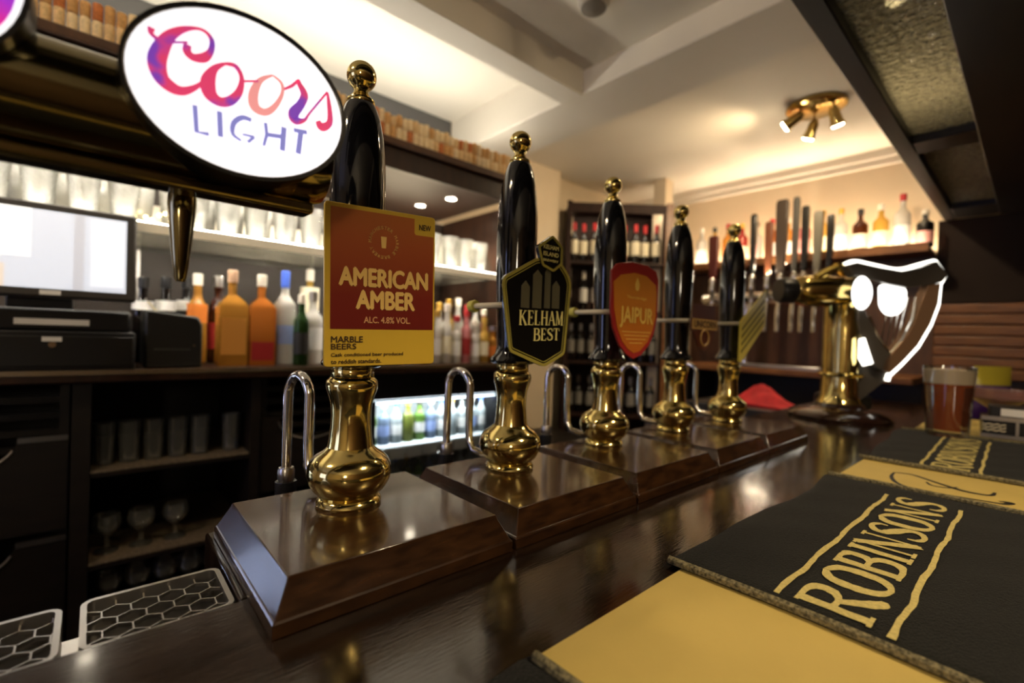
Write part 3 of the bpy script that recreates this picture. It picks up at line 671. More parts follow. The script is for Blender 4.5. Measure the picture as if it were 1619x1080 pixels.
g_green = gmat('green_glass', rgb(36, 70, 28)); g_dark = mat('dark_wine_glass', rgb(16, 12, 11), .08, coat=.3); g_red = gmat('red_spirit', rgb(170, 30, 26)); g_pinkg = gmat('pink_spirit', rgb(240, 150, 150)); g_gold = gmat('gold_spirit', rgb(236, 190, 90)); g_brown = gmat('brown_glass', rgb(78, 38, 16))
c_white = mat('white_cap', rgb(230, 222, 206), .4); c_gold = mat('gold_cap', rgb(206, 164, 76), .3, .6); c_red = mat('red_cap', rgb(176, 30, 34), .35); c_black = blackp; c_blue = mat('blue_cap', rgb(60, 90, 180), .35); c_silver = steel
p_cream = mat('cream_label', rgb(236, 226, 196), .6); p_white = mat('white_label', rgb(238, 236, 230), .6); p_orange = mat('orange_label', rgb(214, 120, 40), .6); p_black = mat('black_label', rgb(24, 22, 22), .5); p_red = mat('red_label', rgb(150, 26, 26), .6); p_blue = mat('blue_label', rgb(150, 170, 220), .6); p_grey = mat('grey_label', rgb(130, 126, 118), .6); p_pink = mat('pink_label', rgb(236, 170, 160), .6)

def cup_mesh(h, r0, r1, wall=.0025, base=.008):
    return MB().lathe([(0, 0), (r0, 0), (r0 * .5 + r1 * .5, h * .5), (r1, h), (r1 - wall, h), (r0 * .5 + r1 * .5 - wall, h * .5), (r0 - wall, base), (0, base)], 18)
def goblet_mesh(h, r):
    return MB().lathe([(0, 0), (r * .85, 0), (r * .8, .004), (.006, .008), (.005, h * .35), (.012, h * .42), (r * .9, h * .62), (r, h * .78), (r * .86, h), (r * .83, h), (r * .96, h * .78), (r * .86, h * .63), (.008, h * .45), (0, h * .44)], 18)

# ------------------------------------------------------------------ back bar
CY = 1.72; CZ = 1.205
bc = tag(ob('back_counter', MB().box(-1.6, 1.58, CY, YB, CZ - .035, CZ), wood_dk, bevel=.005), 'dark wooden back counter with a lit front edge behind the bar', 'counter')
ob('bright_edge', MB().box(-1.6, 1.58, CY - .003, CY + .001, CZ - .012, CZ + .001), mat('edge_highlight', rgb(190, 170, 140), .25, .9), bc)  # bright strip added to stand in for the highlight along the edge
bw = tag(ob('wall_board', MB().box(-1.6, 1.56, YB - .022, YB - .001, CZ, 1.984), mat('smoky_panel', rgb(40, 29, 22), .45)), 'dark brown panel on the wall behind the bottles', 'panel')
# lit glass shelf
sh = thing('glass_shelf', 'lit pale glass shelf carrying rows of glasses behind the bar', 'shelf', (0, 0, 1.625))
ob('shelf_board', MB().box(-1.6, 1.53, 1.79, YB - .023, 0, .015), thin_glass('shelf_glass', (.96, .97, .93, 1), .10, .35), sh, bevel=.002)
ob('front_lip', MB().box(-1.6, 1.53, 1.785, 1.789, -.013, .017), mat('shelf_lip', rgb(236, 226, 204), .3), sh)
for k in range(5): ob('shelf_support', MB().box(-1.2 + .66 * k, -1.19 + .66 * k, YB - .05, YB - .023, -.40, 0), steel, sh)
ob('light_strip', MB().box(-1.5, 1.50, 1.7895, 1.797, .0155, .019), led('shelf_underlight', (1.0, 0.92, 0.76), 30), sh)
ob('light_strip', MB().box(-1.5, 1.50, 1.7895, 1.7965, -.004, -.0005), led('bottle_fill_strip', (1.0, 0.92, 0.78), 130), sh)  # added strip, out of sight behind the lip, to brighten the bottles below
ob('reflector_backing', MB().box(-1.6, 1.53, YB - .034, YB - .024, .02, .185), mat('reflector_white', rgb(240, 232, 214), .5), sh)  # added white reflector so the glasses look brighter from behind
# canopy above
cp = thing('back_bar_canopy', 'dark wooden canopy over the back bar edged with a row of corks', 'canopy', (0, 0, 0))
ob('fascia', MB().box(-1.6, 1.50, 1.70, 1.725, 1.979, 2.085), wood_dk, cp, bevel=.002)
ob('soffit', MB().box(-1.6, 1.50, 1.725, YB - .001, 2.0, 2.02), mat('soffit_wood', rgb(44, 27, 18), .4), cp)
ob('light_strip', MB().box(-1.5, 1.49, 1.7265, 1.7365, 1.9945, 1.9990), led('canopy_strip', (1.0, 0.92, 0.78), 150), cp)
ob('cornice', MB().box(-1.6, 1.52, 1.672, 1.70, 2.062, 2.09), wood_panel, cp, bevel=.004)
tag(ob('end_board', MB().box(1.534, 1.556, 1.74, YB - .03, 1.2052, 1.984), wood_dk), 'dark upright board closing the right end of the back bar', 'board')
ob('top_board', MB().box(-1.6, 1.52, 1.70, YB - .001, 2.086, 2.092), wood_dk, cp)
for k, (x, y) in enumerate([(1.25, 2.15), (1.29, 1.93), (.62, 2.12), (.62, 1.90), (0.0, 2.1), (-.6, 2.1)]):
    d = ob('downlight', MB().lathe([(.024, 0), (.031, -.004), (.033, 0), (.033, .003)], 20, c=(x, y, 1.9985)), steel, cp)
    ob('bulb', MB().lathe([(0, -.0015), (.023, -.001), (.023, .001)], 20, c=(x, y, 1.9985)), led('downlight_bulb', (1.0, .88, .68), 40), d)
    lamp('SPOT', 'downlight_lamp', (x, y, 1.985), 44 if k < 2 else 22, (1.0, .86, .66), d, (x, y, 0), spot_size=R(125), spot_blend=.6, shadow_soft_size=.02)
cork_m = [mat('cork_pale', rgb(224, 190, 138), .8, var=.2, vscale=160), mat('cork_tan', rgb(206, 158, 98), .8, var=.2, vscale=160), mat('cork_rust', rgb(196, 116, 62), .8, var=.25, vscale=160), mat('cork_cream', rgb(236, 212, 168), .8, var=.15, vscale=160)]
rnd = random.Random(21); x = -.62; ck = []
for m_ in cork_m:
    me = MB().lathe([(0, 0), (.0105, 0), (.0115, .003), (.0115, .042), (.0105, .045), (0, .045)], 10).mesh('cork'); me.materials.append(m_); ck.append(me)
while x < 1.50:
    for row in range(2):
        o = link('cork', ck[rnd.choice((0, 0, 1, 1, 2, 3, 3))], None, cp, (x, 1.688 + rnd.uniform(-.002, .002), 2.0905 + row * .0455), (0, 0, rnd.uniform(0, 6)))
        o.scale = (1, 1, rnd.uniform(.92, 1.0) if row == 0 else rnd.uniform(.8, 1.1))
    x += .0245
struct('wall_panel_upper', MB().box(-3.2, 1.585, YB - .006, YB - .0005, 2.10, 2.614), greywall)['kind'] = 'structure'
cv = tag(ob('cove_light', MB().box(-1.4, 1.48, 1.95, 1.99, 2.0925, 2.112), led('cove_tube', (1.0, .93, .80), 5)), 'long white light tube lying on top of the back bar canopy', 'light')
lamp('AREA', 'cove_lamp', (0.1, 1.97, 2.13), 17, (1.0, .93, .80), cv, (0.1, 1.97, 3.0), shape='RECTANGLE', size=2.8, size_y=.05)

# glasses on the lit shelf
pint_me = cup_mesh(.150, .029, .042).mesh('pint_glass'); pint_me.materials.append(glass_lit)
n = 0
for row, (yy, rw) in enumerate(((1.855, 'front'), (1.965, 'rear'))):
    xs = [-.30 + .0905 * k for k in range(20)]; cnt = 0
    for k, xx in enumerate(xs):
        if .07 < xx < .20 and row == 0: continue
        if xx > 1.46 or xx < -.32: continue
        o = link('pint_glass', pint_me, None, None, (xx + random.uniform(-.003, .003) + row * .04, yy + random.uniform(-.006, .006), 1.6402), (0, 0, random.uniform(0, 6)))
        tag(o, f'clear pint glass, {ORD[cnt]} from the left in the {rw} row of the lit shelf', 'glass', 'pint glasses on the lit shelf'); cnt += 1
# string of small yellow lights in the gap
for k in range(7):
    o = ob('fairy_light', MB().lathe([(0, -.006), (.005, -.003), (.006, .002), (.003, .006), (0, .007)], 8), led('fairy_bulb', (1.0, .74, .28), 9), None, loc=(.085 + .016 * k, 1.90 + random.uniform(-.03, .06), 1.690 + random.uniform(-.02, .05)))
    tag(o, f'tiny warm fairy light in the gap between glasses, {ORD[k]} from the left', 'fairy light', 'fairy lights on the lit shelf')

# till ---------------------------------------------------------------
tl = thing('cash_till', 'black cash till with a bright touch screen on the back counter', 'till', (-.095, 1.826, CZ + .0003))
ob('cash_drawer', MB().box(-.22, .185, -.10, .26, .0, .105), blackp, tl, bevel=.004)
ob('drawer_front', MB().box(-.215, .180, -.106, -.10, .012, .092), mat('drawer_black', rgb(22, 21, 20), .35), tl, bevel=.002)
ob('lock', MB().lathe([(0, 0), (.008, 0), (.008, .004)], 14, c=(.014, -.110, .070), axis='y'), chrome, tl)
ob('sticker', MB().box(-.006, .032, -.1075, -.106, .078, .090), p_white, tl)
ob('till_body', MB().box(-.20, .175, -.07, .20, .105, .165), blackp, tl, bevel=.008)
ob('receipt_slot', MB().box(-.060, .085, -.072, -.070, .121, .137), p_white, tl)
sc_ = ob('screen_housing', MB().box(-.215, .182, -.012, .022, -.120, .128), greyp, tl, loc=(0, -.088, .312), rot=(R(-5), 0, 0), bevel=.006)
ob('screen', MB().box(-.195, .160, -.0128, -.0118, -.098, .108), led('screen_white', (.72, .82, 1.0), .62), sc_)
scr = lambda n, c, s: led(n, c, s)
ob('screen_window', MB().box(-.195, -.030, -.0132, -.0128, -.020, .108), scr('screen_pale', (1.0, 1.0, .98), .85), sc_)
ob('screen_window', MB().box(-.195, -.075, -.0132, -.0128, -.098, -.040), scr('screen_peach', (1.0, .80, .66), .55), sc_)
ob('screen_window', MB().box(.085, .155, -.0132, -.0128, -.085, .100), scr('screen_blue', (.84, .89, 1.0), .78), sc_)
ob('screen_divider', MB().box(.050, .072, -.0132, -.0128, -.098, .108), scr('screen_grey', (.60, .66, .82), .5), sc_)
ob('screen_badge', MB().box(-.012, .028, -.0135, -.0120, -.114, -.102), p_white, sc_)
ob('screen_stand', MB().box(-.08, .05, -.03, .05, .165, .23), blackp, tl, bevel=.005)
pr = thing('receipt_printer', 'small black receipt printer beside the till', 'printer', (.185, 1.84, CZ))
ob('printer_body', MB().prism([(-.072, 0), (.072, 0), (.072, .135), (.060, .160), (-.072, .175)], -.08, .10), mat('printer_black', rgb(28, 27, 25), .4), pr, bevel=.006)
ob('paper_slot', MB().box(-.05, .04, -.0815, -.080, .055, .060), greyp, pr)
ob('paper', MB().tube([(-.04, -.06, .165), (-.052, -.064, .18), (-.066, -.066, .20)], .004, 6), p_cream, pr)
ob('power_light', MB().lathe([(0, 0), (.003, 0), (0, .002)], 8, c=(.05, -.0835, .07), axis='y'), chrome, pr)

# bottles on the back counter: left group
B = bottle; cg = 'spirit bottles on the back counter'
B('dark bottle with white oval label behind the till printer, leftmost', (.122, 2.02, CZ), g_dark, c_black, p_white, H=.29, r=.030, group=cg, lab_z=(.62, .72))
B('dark bottle with white oval label behind the till printer, middle', (.188, 2.06, CZ), g_dark, c_black, p_white, H=.30, r=.030, group=cg, lab_z=(.60, .72))
B('dark bottle with white oval label behind the till printer, rightmost', (.252, 2.10, CZ), g_dark, c_black, p_white, H=.31, r=.030, group=cg, lab_z=(.60, .72))
B('amber bottle with orange label and pale cap, beside the receipt printer', (.270, 1.97, CZ), g_amber, c_white, p_orange, H=.315, r=.031, group=cg, lab_z=(.45, .66))
B('dark red bottle with silver cap behind the square amber bottle', (.335, 1.99, CZ), g_brown, c_silver, p_red, H=.315, r=.031, group=cg)
B('square amber whisky bottle with tan cap on the counter', (.350, 1.83, CZ), g_amber, mat('tan_cap', rgb(196, 160, 130), .5), mat('amber_label', rgb(206, 140, 60), .5), H=.325, r=.046, square=True, sh=.62, nk=.74, group=cg, lab_z=(.12, .50))
B('square orange bottle with red lower label and red seal', (.440, 1.83, CZ), g_orange, c_white, p_red, H=.32, r=.044, square=True, sh=.62, nk=.74, group=cg, lab_z=(.06, .26))
B('clear bottle with blue cap and pale blue label', (.526, 1.86, CZ), g_clear, c_blue, p_blue, H=.345, r=.038, group=cg, caplen=.18, lab_z=(.22, .42))
B('slim dark green bottle beside the clear blue-capped bottle', (.566, 1.795, CZ), g_green, c_white, p_black, H=.26, r=.026, nr=.011, group=cg)
B('stout bottle with white label half hidden by the orange pump clip', (.628, 1.86, CZ), g_clear, c_silver, p_white, H=.28, r=.038, group=cg, lab_z=(.20, .5))
B('tall pale yellow bottle behind the orange pump clip', (.660, 2.0, CZ), g_gold, c_white, p_cream, H=.38, r=.036, group=cg, lab_z=(.5, .8))
# right group, seen between the orange clip and the black shield clip
rg = 'bottles at the right end of the back counter'
caps = [c_white, c_gold, c_gold, c_white, c_red, c_red, c_white, c_gold, c_silver]; gl = [g_clear, g_gold, g_clear, g_clear, g_clear, g_pinkg, g_clear, g_gold, g_amber]; lb = [p_white, p_cream, p_white, p_cream, p_white, p_red, p_white, p_cream, p_orange]
nm = ['white capped clear', 'gold capped golden', 'gold capped clear', 'white capped cream labelled', 'red capped clear', 'red capped pink', 'short white capped', 'short gold capped', 'amber orange labelled']
for k in range(9):
    B(f'{nm[k]} bottle in the front row between the two nearest pump clips', (1.04 + .0545 * k, 1.80, CZ), gl[k], caps[k], lb[k], H=[.25, .28, .24, .27, .22, .25, .20, .22, .18][k], r=.0235, group=rg)
    B(f'tall bottle, {ORD[k]} from the left in the rear row between the nearest pump clips', (1.06 + .0545 * k, 1.90, CZ), gl[k - 3], caps[k - 2], lb[k - 4], H=[.31, .29, .32, .28, .30, .31, .28, .30, .27][k], r=.026, group=rg)

# ------------------------------------------------------------------ under the back counter
uc = thing('shelf_unit', 'black open shelf unit holding glasses under the back counter', 'shelf unit', (0, 0, 0))
ob('upright', MB().box(-.042, -.002, 1.78, 2.38, .02, 1.165), wood_vdk, uc); ob('upright', MB().box(.405, .435, 1.78, 2.38, .02, 1.165), wood_vdk, uc)
ob('back_board', MB().box(-.002, .405, 2.34, 2.36, .02, 1.165), wood_vdk, uc)
ob('plinth', MB().box(-.042, .435, 1.79, 2.36, 0, .02), wood_vdk, uc)
mesh_m = mat('bead_mat', rgb(126, 112, 92), .6, bump=1.0, bscale=140, color2=rgb(84, 72, 58), vscale=120)
for z in (.905, .638, .47):
    s = ob('shelf', MB().box(-.002, .405, 1.785, 2.34, z - .014, z), wood_vdk, uc)
    if z > .5: ob('bead_mat', MB().box(.0, .403, 1.782, 2.30, z, z + .006), mesh_m, s)
sm_me = cup_mesh(.125, .024, .0290).mesh('tumbler'); sm_me.materials.append(glass_m)
for k, xx in enumerate((.028, .088, .148, .210, .272, .362)):
    tag(link('tall_glass', sm_me, None, None, (xx, 1.862, .9112), (0, 0, k)), f'clear tall glass, {ORD[k]} from the left on the upper dark shelf under the counter', 'glass', 'tall glasses under the counter')
gob = goblet_mesh(.112, .036).mesh('goblet'); gob.materials.append(glass_m)
for k, xx in enumerate((.040, .122, .210)):
    tag(link('stemmed_glass', gob, None, None, (xx, 1.862, .6442), (0, 0, 0)), f'clear stemmed glass, {ORD[k]} from the left on the middle dark shelf', 'glass', 'stemmed glasses under the counter')
for k, xx in enumerate((.045, .115, .185, .250, .315)):
    tag(link('stemmed_glass', gob, None, None, (xx, 1.85, .4702), (0, 0, 0)), f'clear stemmed glass, {ORD[k]} from the left on the lowest dark shelf', 'glass', 'stemmed glasses under the counter')

def drawer_unit(x0, x1, label):
    t = thing('bottle_drawer_unit', label, 'cabinet', ((x0 + x1) / 2, 1.79, 0), 0, 'drawer units under the back counter'); h = (x1 - x0) / 2 - .003
    ob('carcass', MB().box(-h, -h + .02, .02, .57, .0, 1.165).box(h - .02, h, .02, .57, .0, 1.165).box(-h, h, .55, .57, 0, 1.165).box(-h, h, .02, .57, 0, .02), wood_vdk, t)
    for z0, z1 in ((.76, 1.02), (.46, .74), (.14, .42)):
        # front board with a curved hand cut-out in its upper edge
        P = [(-h, z0), (h, z0), (h, z1)]
        P += [(h * .52, z1)] + [(-.02 + (h * .52 + .02) * math.cos(R(a)), z1 - .085 * math.sin(R(a))) for a in range(10, 180, 10)] + [(-h * .60, z1), (-h, z1)]
        d = ob('drawer_front', MB().prism(P, 0, .018), wood_vdk, t)
        ob('bright_edge', MB().box(h * .52, h, -.003, .001, z1 - .012, z1 + .002), steel, d)
        arc = [(-.02 + (h * .52 + .02) * math.cos(R(a)), -.002, z1 - .085 * math.sin(R(a))) for a in range(20, 171, 10)]
        ob('curved_handle', MB().tube(arc, .0035, 8), steel, d)
    for k in range(5): ob('vent_slat', MB().box(-h + .02, h - .02, .03, .045, .93 + .045 * k, .948 + .045 * k), mat('slat_black', rgb(30, 27, 24), .3), t)
    return t
drawer_unit(-.46, -.045, 'black drawer unit with curved cut-out fronts left of the glass shelves')
drawer_unit(.438, .83, 'black drawer unit with curved cut-out fronts beside the bottle fridge')

# bottle fridge
f2 = thing('bottle_fridge', 'lit glass-door fridge at the left end under the back counter', 'fridge', (0, 0, 0), 0, 'bottle fridges')
ob('cabinet', MB().box(-1.16, -1.14, 1.80, 2.37, .10, 1.165).box(-.49, -.47, 1.80, 2.37, .10, 1.165).box(-1.16, -.47, 2.35, 2.37, .10, 1.165).box(-1.16, -.47, 1.80, 2.37, 1.125, 1.165).box(-1.16, -.47, 1.80, 2.37, 0, .12), blackp, f2)
ob('liner', MB().box(-1.138, -.492, 2.33, 2.349, .12, 1.12), mat('fridge_white', rgb(232, 238, 240), .4), f2)
ob('light_tube', MB().box(-1.13, -.50, 1.815, 1.835, 1.10, 1.12), led('fridge_tube_blue', (.62, .68, 1.0), 30), f2)
ob('wire_shelf', MB().box(-1.138, -.492, 1.83, 2.33, .74, .75), MATS['fridge_white'], f2)
d2 = ob('door', MB().ring([(-1.138, .13), (-.492, .13), (-.492, 1.122), (-1.138, 1.122)], [(-1.126, .15), (-.504, .15), (-.504, 1.112), (-1.126, 1.112)], 1.795, 1.812), blackp, f2)
ob('pane', MB().box(-1.126, -.504, 1.803, 1.806, .15, 1.112), pane_m, d2)
lamp('AREA', 'fridge_lamp', (-.815, 1.86, 1.09), 14.0, (.62, .68, 1.0), f2, (-.815, 2.25, .85), shape='RECTANGLE', size=.60, size_y=.03)
fg = thing('bottle_fridge', 'lit glass-door bottle fridge under the back counter, between the pumps', 'fridge', (0, 0, 0), 0, 'bottle fridges')
ob('cabinet', MB().box(.835, .855, 1.80, 2.37, .10, 1.165).box(1.535, 1.555, 1.80, 2.37, .10, 1.165).box(.835, 1.555, 2.35, 2.37, .10, 1.165).box(.835, 1.555, 1.80, 2.37, 1.055, 1.165).box(.835, 1.555, 1.80, 2.37, 0, .12), blackp, fg)
ob('liner', MB().box(.856, 1.534, 2.335, 2.349, .12, 1.054), mat('fridge_white', rgb(232, 238, 240), .4), fg)
ob('light_tube', MB().box(.87, 1.52, 1.815, 1.835, 1.036, 1.052), led('fridge_tube', (.80, .92, 1.0), 6), fg)
lamp('AREA', 'fridge_lamp', (1.195, 1.86, 1.045), 6.0, (.86, .95, 1.0), fg, (1.195, 2.15, .75), shape='RECTANGLE', size=.64, size_y=.03)
for z in (.845, .60, .36):
    s = ob('wire_shelf', MB().box(.857, 1.533, 1.83, 2.33, z - .008, z), MATS['fridge_white'], fg)
    for k in range(8): ob('price_card', MB().box(.866 + .083 * k, .942 + .083 * k, 1.826, 1.829, z - .055, z - .004), p_white, s)
dr = ob('door', MB().ring([(.857, .13), (1.533, .13), (1.533, 1.052), (.857, 1.052)], [(.868, .15), (1.522, .15), (1.522, 1.046), (.868, 1.046)], 1.795, 1.812), blackp, fg)
ob('pane', MB().box(.868, 1.522, 1.803, 1.806, .15, 1.046), pane_m, dr)
ob('door_handle', MB().tube([(1.18, 1.80, .80), (1.18, 1.775, .79), (1.18, 1.775, .30), (1.18, 1.80, .29)], .006, 8), steel, dr)
fgg = 'small bottles in the lit fridge'
g_frg = [gmat('fridge_green', rgb(110, 150, 60)), gmat('fridge_blue', rgb(150, 170, 200)), gmat('fridge_clear', rgb(225, 235, 235), trans=.6), gmat('fridge_olive', rgb(130, 140, 60))]
for r_, (z, zn) in enumerate(((.8452, 'upper'), (.6002, 'lower'))):
    for k in range(11):
        q = k % 4 if k < 6 else 2
        bottle(f'small bottle, {ORD[k]} from the left on the {zn} fridge shelf', (.895 + .060 * k, 1.90, z), g_frg[q], [c_silver, c_white, c_blue, c_gold][k % 4], [p_white, p_blue, p_white, None][k % 4], H=.185, r=.026, nr=.010, group=fgg, name='mixer_bottle', lab_z=(.2, .45))

# low black cupboard right of the fridge, cream wall pier beyond
tag(ob('low_cupboard', MB().box(1.60, 2.44, 1.92, 2.29, 0, .70), wood_vdk, bevel=.004), 'low black cupboard standing below the cream wall pier', 'cabinet')
struct('trim_4', MB().box(2.10, 2.46, 2.30, YB, .70, 2.52), cream, bevel=.004)                # pier left of the wine rack
struct('trim_5', MB().box(3.06, 3.16, 1.82, 1.92, 0, 2.52), cream, bevel=.004)                # post right of the wine rack

# ------------------------------------------------------------------ corner wine rack
WR = thing('wine_rack', 'tall dark wooden corner rack stacked with wine bottles', 'wine rack', (2.757, 1.999, 0), math.atan2(-.665, .746))
hw = .355
ob('side_panel', MB().box(-hw, -hw + .02, 0, .30, 0, 2.29), wood_rack, WR); ob('side_panel', MB().box(hw - .02, hw, 0, .30, 0, 2.29), wood_rack, WR)
ob('front_stile', MB().box(hw - .022, hw + .028, -.012, 0, 0, 2.31), wood_mid, WR); ob('front_stile', MB().box(-hw - .012, -hw + .022, -.012, 0, 0, 2.31), wood_rack, WR)  # right stile in paler wood, standing in for the light on it
ob('back_board', MB().box(-hw + .02, hw - .02, .28, .30, 0, 2.29), wood_rack, WR)
ob('top_rail', MB().box(-hw, hw, 0, .30, 2.27, 2.30), wood_rack, WR)
ob('light_strip', MB().box(-hw + .03, hw - .03, .016, .030, 2.262, 2.270), led('rack_fill_strip', (1.0, .84, .60), 34), WR)  # added strip brightening the rack, out of sight behind the pelmet
ob('pelmet', MB().box(-hw, hw, -.004, .006, 2.235, 2.30), wood_rack, WR)
shz = [1.872, 1.525, 1.160, .780, .40]
for z in shz: ob('shelf', MB().box(-hw + .02, hw - .02, .005, .28, z, z + .018), wood_rack, WR)
wg = 'wine bottles in the corner rack'
rzw = math.atan2(-.665, .746); cw, sw_ = math.cos(rzw), math.sin(rzw)
def rackpos(u, d, z): return (2.757 + u * cw - d * sw_, 1.999 + u * sw_ + d * cw, z)
rows = [('top', 1.8902, 9, c_red, p_cream, .29), ('second', 1.5432, 8, c_white, p_white, .29), ('third', 1.1782, 9, c_silver, p_grey, .27), ('fourth', .7982, 9, c_silver, p_grey, .27)]
for rn_, z, cnt, cap, lab, H in rows:
    for k in range(cnt):
        u = -hw + .055 + (2 * hw - .11) * k / (cnt - 1)
        if rn_ == 'second' and k in (0, 3): continue
        c2 = cap if rn_ != 'second' or k % 2 else c_red
        bottle(f'dark wine bottle, {ORD[k]} place from the left on the {rn_} shelf of the corner rack', rackpos(u, .10 + .03 * (k % 2), z), g_dark, c2, lab, H=H, r=.030, nr=.011, sh=.58, nk=.72, group=wg, name='wine_bottle', lab_z=(.22, .56), caplen=.20, rz=rzw)

# ------------------------------------------------------------------ end wall: spirit shelf, panels, slats
struct('wall_panel_end', MB().box(XE - .03, XE - .001, .385, 1.80, 0, 1.86), wood_panel)
es = thing('spirit_shelf', 'lit wooden shelf of spirit bottles on the end wall', 'shelf', (0, 0, 0))
ob('shelf_board', MB().box(3.24, XE - .001, .395, 1.80, 1.862, 1.892), wood_mid, es, bevel=.003)
ob('light_strip', MB().box(3.455, 3.47, .42, 1.78, 1.8935, 1.902), led('spirit_strip', (1.0, .80, .56), 90), es)
ob('front_lip', MB().box(3.234, 3.238, .395, 1.80, 1.860, 1.906), wood_mid, es)
ob('light_strip', MB().box(3.2395, 3.247, .42, 1.78, 1.8925, 1.8965), led('label_fill_strip', (1.0, .84, .62), 90), es)  # added strip behind the lip, brightening the bottle fronts
lamp('AREA', 'spirit_lamp', (3.44, 1.1, 1.915), 16, (1.0, .82, .58), es, (3.30, 1.1, 2.3), shape='RECTANGLE', size=.03, size_y=1.3)
eg = 'spirit bottles on the lit end-wall shelf'
spec = [(g_dark, c_white, p_pink, .205, 'dark bottle with pale pink label at the right end'), (g_clear, c_red, p_white, .31, 'clear bottle with red seal and white label'), (g_gold, c_white, p_cream, .27, 'golden bottle with white cap'), (g_brown, c_black, p_cream, .26, 'brown bottle with black cap'), (g_clear, c_gold, p_white, .28, 'clear bottle with gold cap and white label'), (g_gold, c_gold, p_cream, .285, 'golden bottle with gold cap'),
        (g_pinkg, c_red, p_pink, .28, 'pink bottle with red cap'), (g_amber, c_white, p_white, .27, 'amber bottle with white cap'), (g_orange, c_red, p_white, .28, 'orange bottle with red cap'), (g_clear, c_silver, p_pink, .27, 'clear bottle with silver cap and pink label'), (g_red, c_gold, p_cream, .28, 'red bottle with gold cap'), (g_amber, c_red, p_orange, .29, 'amber bottle with red cap and orange label'), (g_gold, c_black, p_cream, .28, 'golden bottle with black cap'), (g_clear, c_white, p_white, .29, 'clear bottle with white cap at the left end')]
for k, (g_, c_, l_, H, tx) in enumerate(spec):
    bottle(tx + ' of the end-wall shelf' if 'end' in tx else tx + ', on the lit end-wall shelf', (3.335, .425 + .096 * k, 1.8922), g_, c_, l_, H=H, r=.038, nr=.013, group=eg, lab_z=(.12, .42))
struct('wall_panel_dark', MB().box(XE - .05, XE - .001, -.55, .383, 1.60, 2.05), mat('end_panel_wood', rgb(34, 23, 17), .7, spec=.25))
sl = thing('slatted_panel', 'brown panel of horizontal wooden slats on the end wall behind the pint', 'panel', (0, 0, 0))
for k in range(7): ob('slat', MB().box(XE - .05, XE - .005, -.50, .383, 1.20 + .057 * k, 1.252 + .057 * k), wood_mid, sl, bevel=.006)
ob('backing', MB().box(XE - .012, XE - .001, -.50, .383, 1.0, 1.60), wood_dk, sl)
# end counter
ec = tag(ob('end_counter', MB().box(2.98, XE - .031, .40, 1.62, 1.165, 1.20), wood_mid, bevel=.004), 'lit brown wooden counter along the end wall', 'counter')
ob('cupboard', MB().box(3.02, XE - .031, .42, 1.61, 0, .80).box(3.44, XE - .031, .42, 1.61, .80, 1.165).box(3.02, XE - .031, 1.58, 1.61, .80, 1.165), wood_vdk, ec)
pp = thing('paper_stack', 'small stack of pale blue papers on the ledge under the end counter', 'paper', (3.12, 1.32, .8002))
for k in range(4): ob('sheet', MB().box(-.06, .06, -.10, .10, .02 * k, .02 * k + .018), [p_white, p_blue, p_white, p_grey][k], pp, rot=(0, 0, .08 * k))
ch = MB(); nx = 14
v = []; f = []
for i in range(nx + 1):
    for j in range(nx + 1):
        u, w_ = i / nx - .5, j / nx - .5; v.append((u * .20, w_ * .30, .004 + .085 * math.exp(-9 * (u * u + w_ * w_)) * (1 + .25 * math.sin(13 * u + 9 * w_))))
for i in range(nx):
    for j in range(nx): f.append((i * 15 + j, i * 15 + j + 1, (i + 1) * 15 + j + 1, (i + 1) * 15 + j))
o0 = len(v); v += [(a, b, 0) for (a, b, c) in v]; bd = [i * 15 for i in range(15)] + [14 * 15 + j for j in range(1, 15)] + [i * 15 + 14 for i in range(13, -1, -1)] + list(range(13, 0, -1))
for q in range(len(bd)): f.append((bd[q], bd[(q + 1) % len(bd)], o0 + bd[(q + 1) % len(bd)], o0 + bd[q]))
ch.add(v, f)
tag(ob('red_cloth', ch, mat('red_cotton', rgb(176, 34, 40), .85, var=.2), loc=(2.43, .88, 1.0452)), 'crumpled red cloth on the dark ledge behind the pumps', 'cloth')
lg = tag(ob('glass_washer', MB().box(2.24, 2.62, .66, 1.18, 0, 1.045), mat('washer_black', rgb(36, 34, 34), .35), bevel=.006), 'low black glass washer below the red cloth', 'appliance')
ob('door', MB().box(2.232, 2.24, .68, 1.16, .12, .98), steel, lg); ob('door_handle', MB().tube([(2.232, .74, .94), (2.21, .74, .94), (2.21, 1.10, .94), (2.232, 1.10, .94)], .007, 8), steel, lg)

# ------------------------------------------------------------------ keg font with tall handles on the end counter
kf = thing('keg_font', 'chrome keg tap rail with tall dark handles near the end wall', 'beer font', (3.12, 1.05, 1.20), 0)
for yy in (-.26, .20): ob('leg', MB().lathe([(.05, 0), (.05, .012), (.03, .02), (.027, .40)], 20, c=(0, yy, 0)), chrome, kf)
ob('rail', MB().lathe([(0, -.36), (.040, -.36), (.042, -.35), (.042, .47), (.040, .48), (0, .48)], 24, c=(0, 0, .43), axis='y'), chrome, kf)
hm = [(.40, .30, .055, mat('handle_maroon', rgb(70, 26, 20), .35)), (.15, .40, .030, mat('handle_black', rgb(18, 17, 16), .25)), (.06, .34, .038, mat('handle_brown', rgb(84, 46, 26), .4)), (-.01, .46, .058, mat('handle_dark_brown', rgb(44, 34, 26), .4)), (-.085, .46, .030, mat('handle_dark_grey', rgb(52, 50, 46), .4)), (-.135, .40, .034, MATS['handle_black']), (-.20, .36, .042, mat('handle_grey', rgb(86, 82, 72), .35)), (-.26, .33, .030, MATS['handle_black'])]
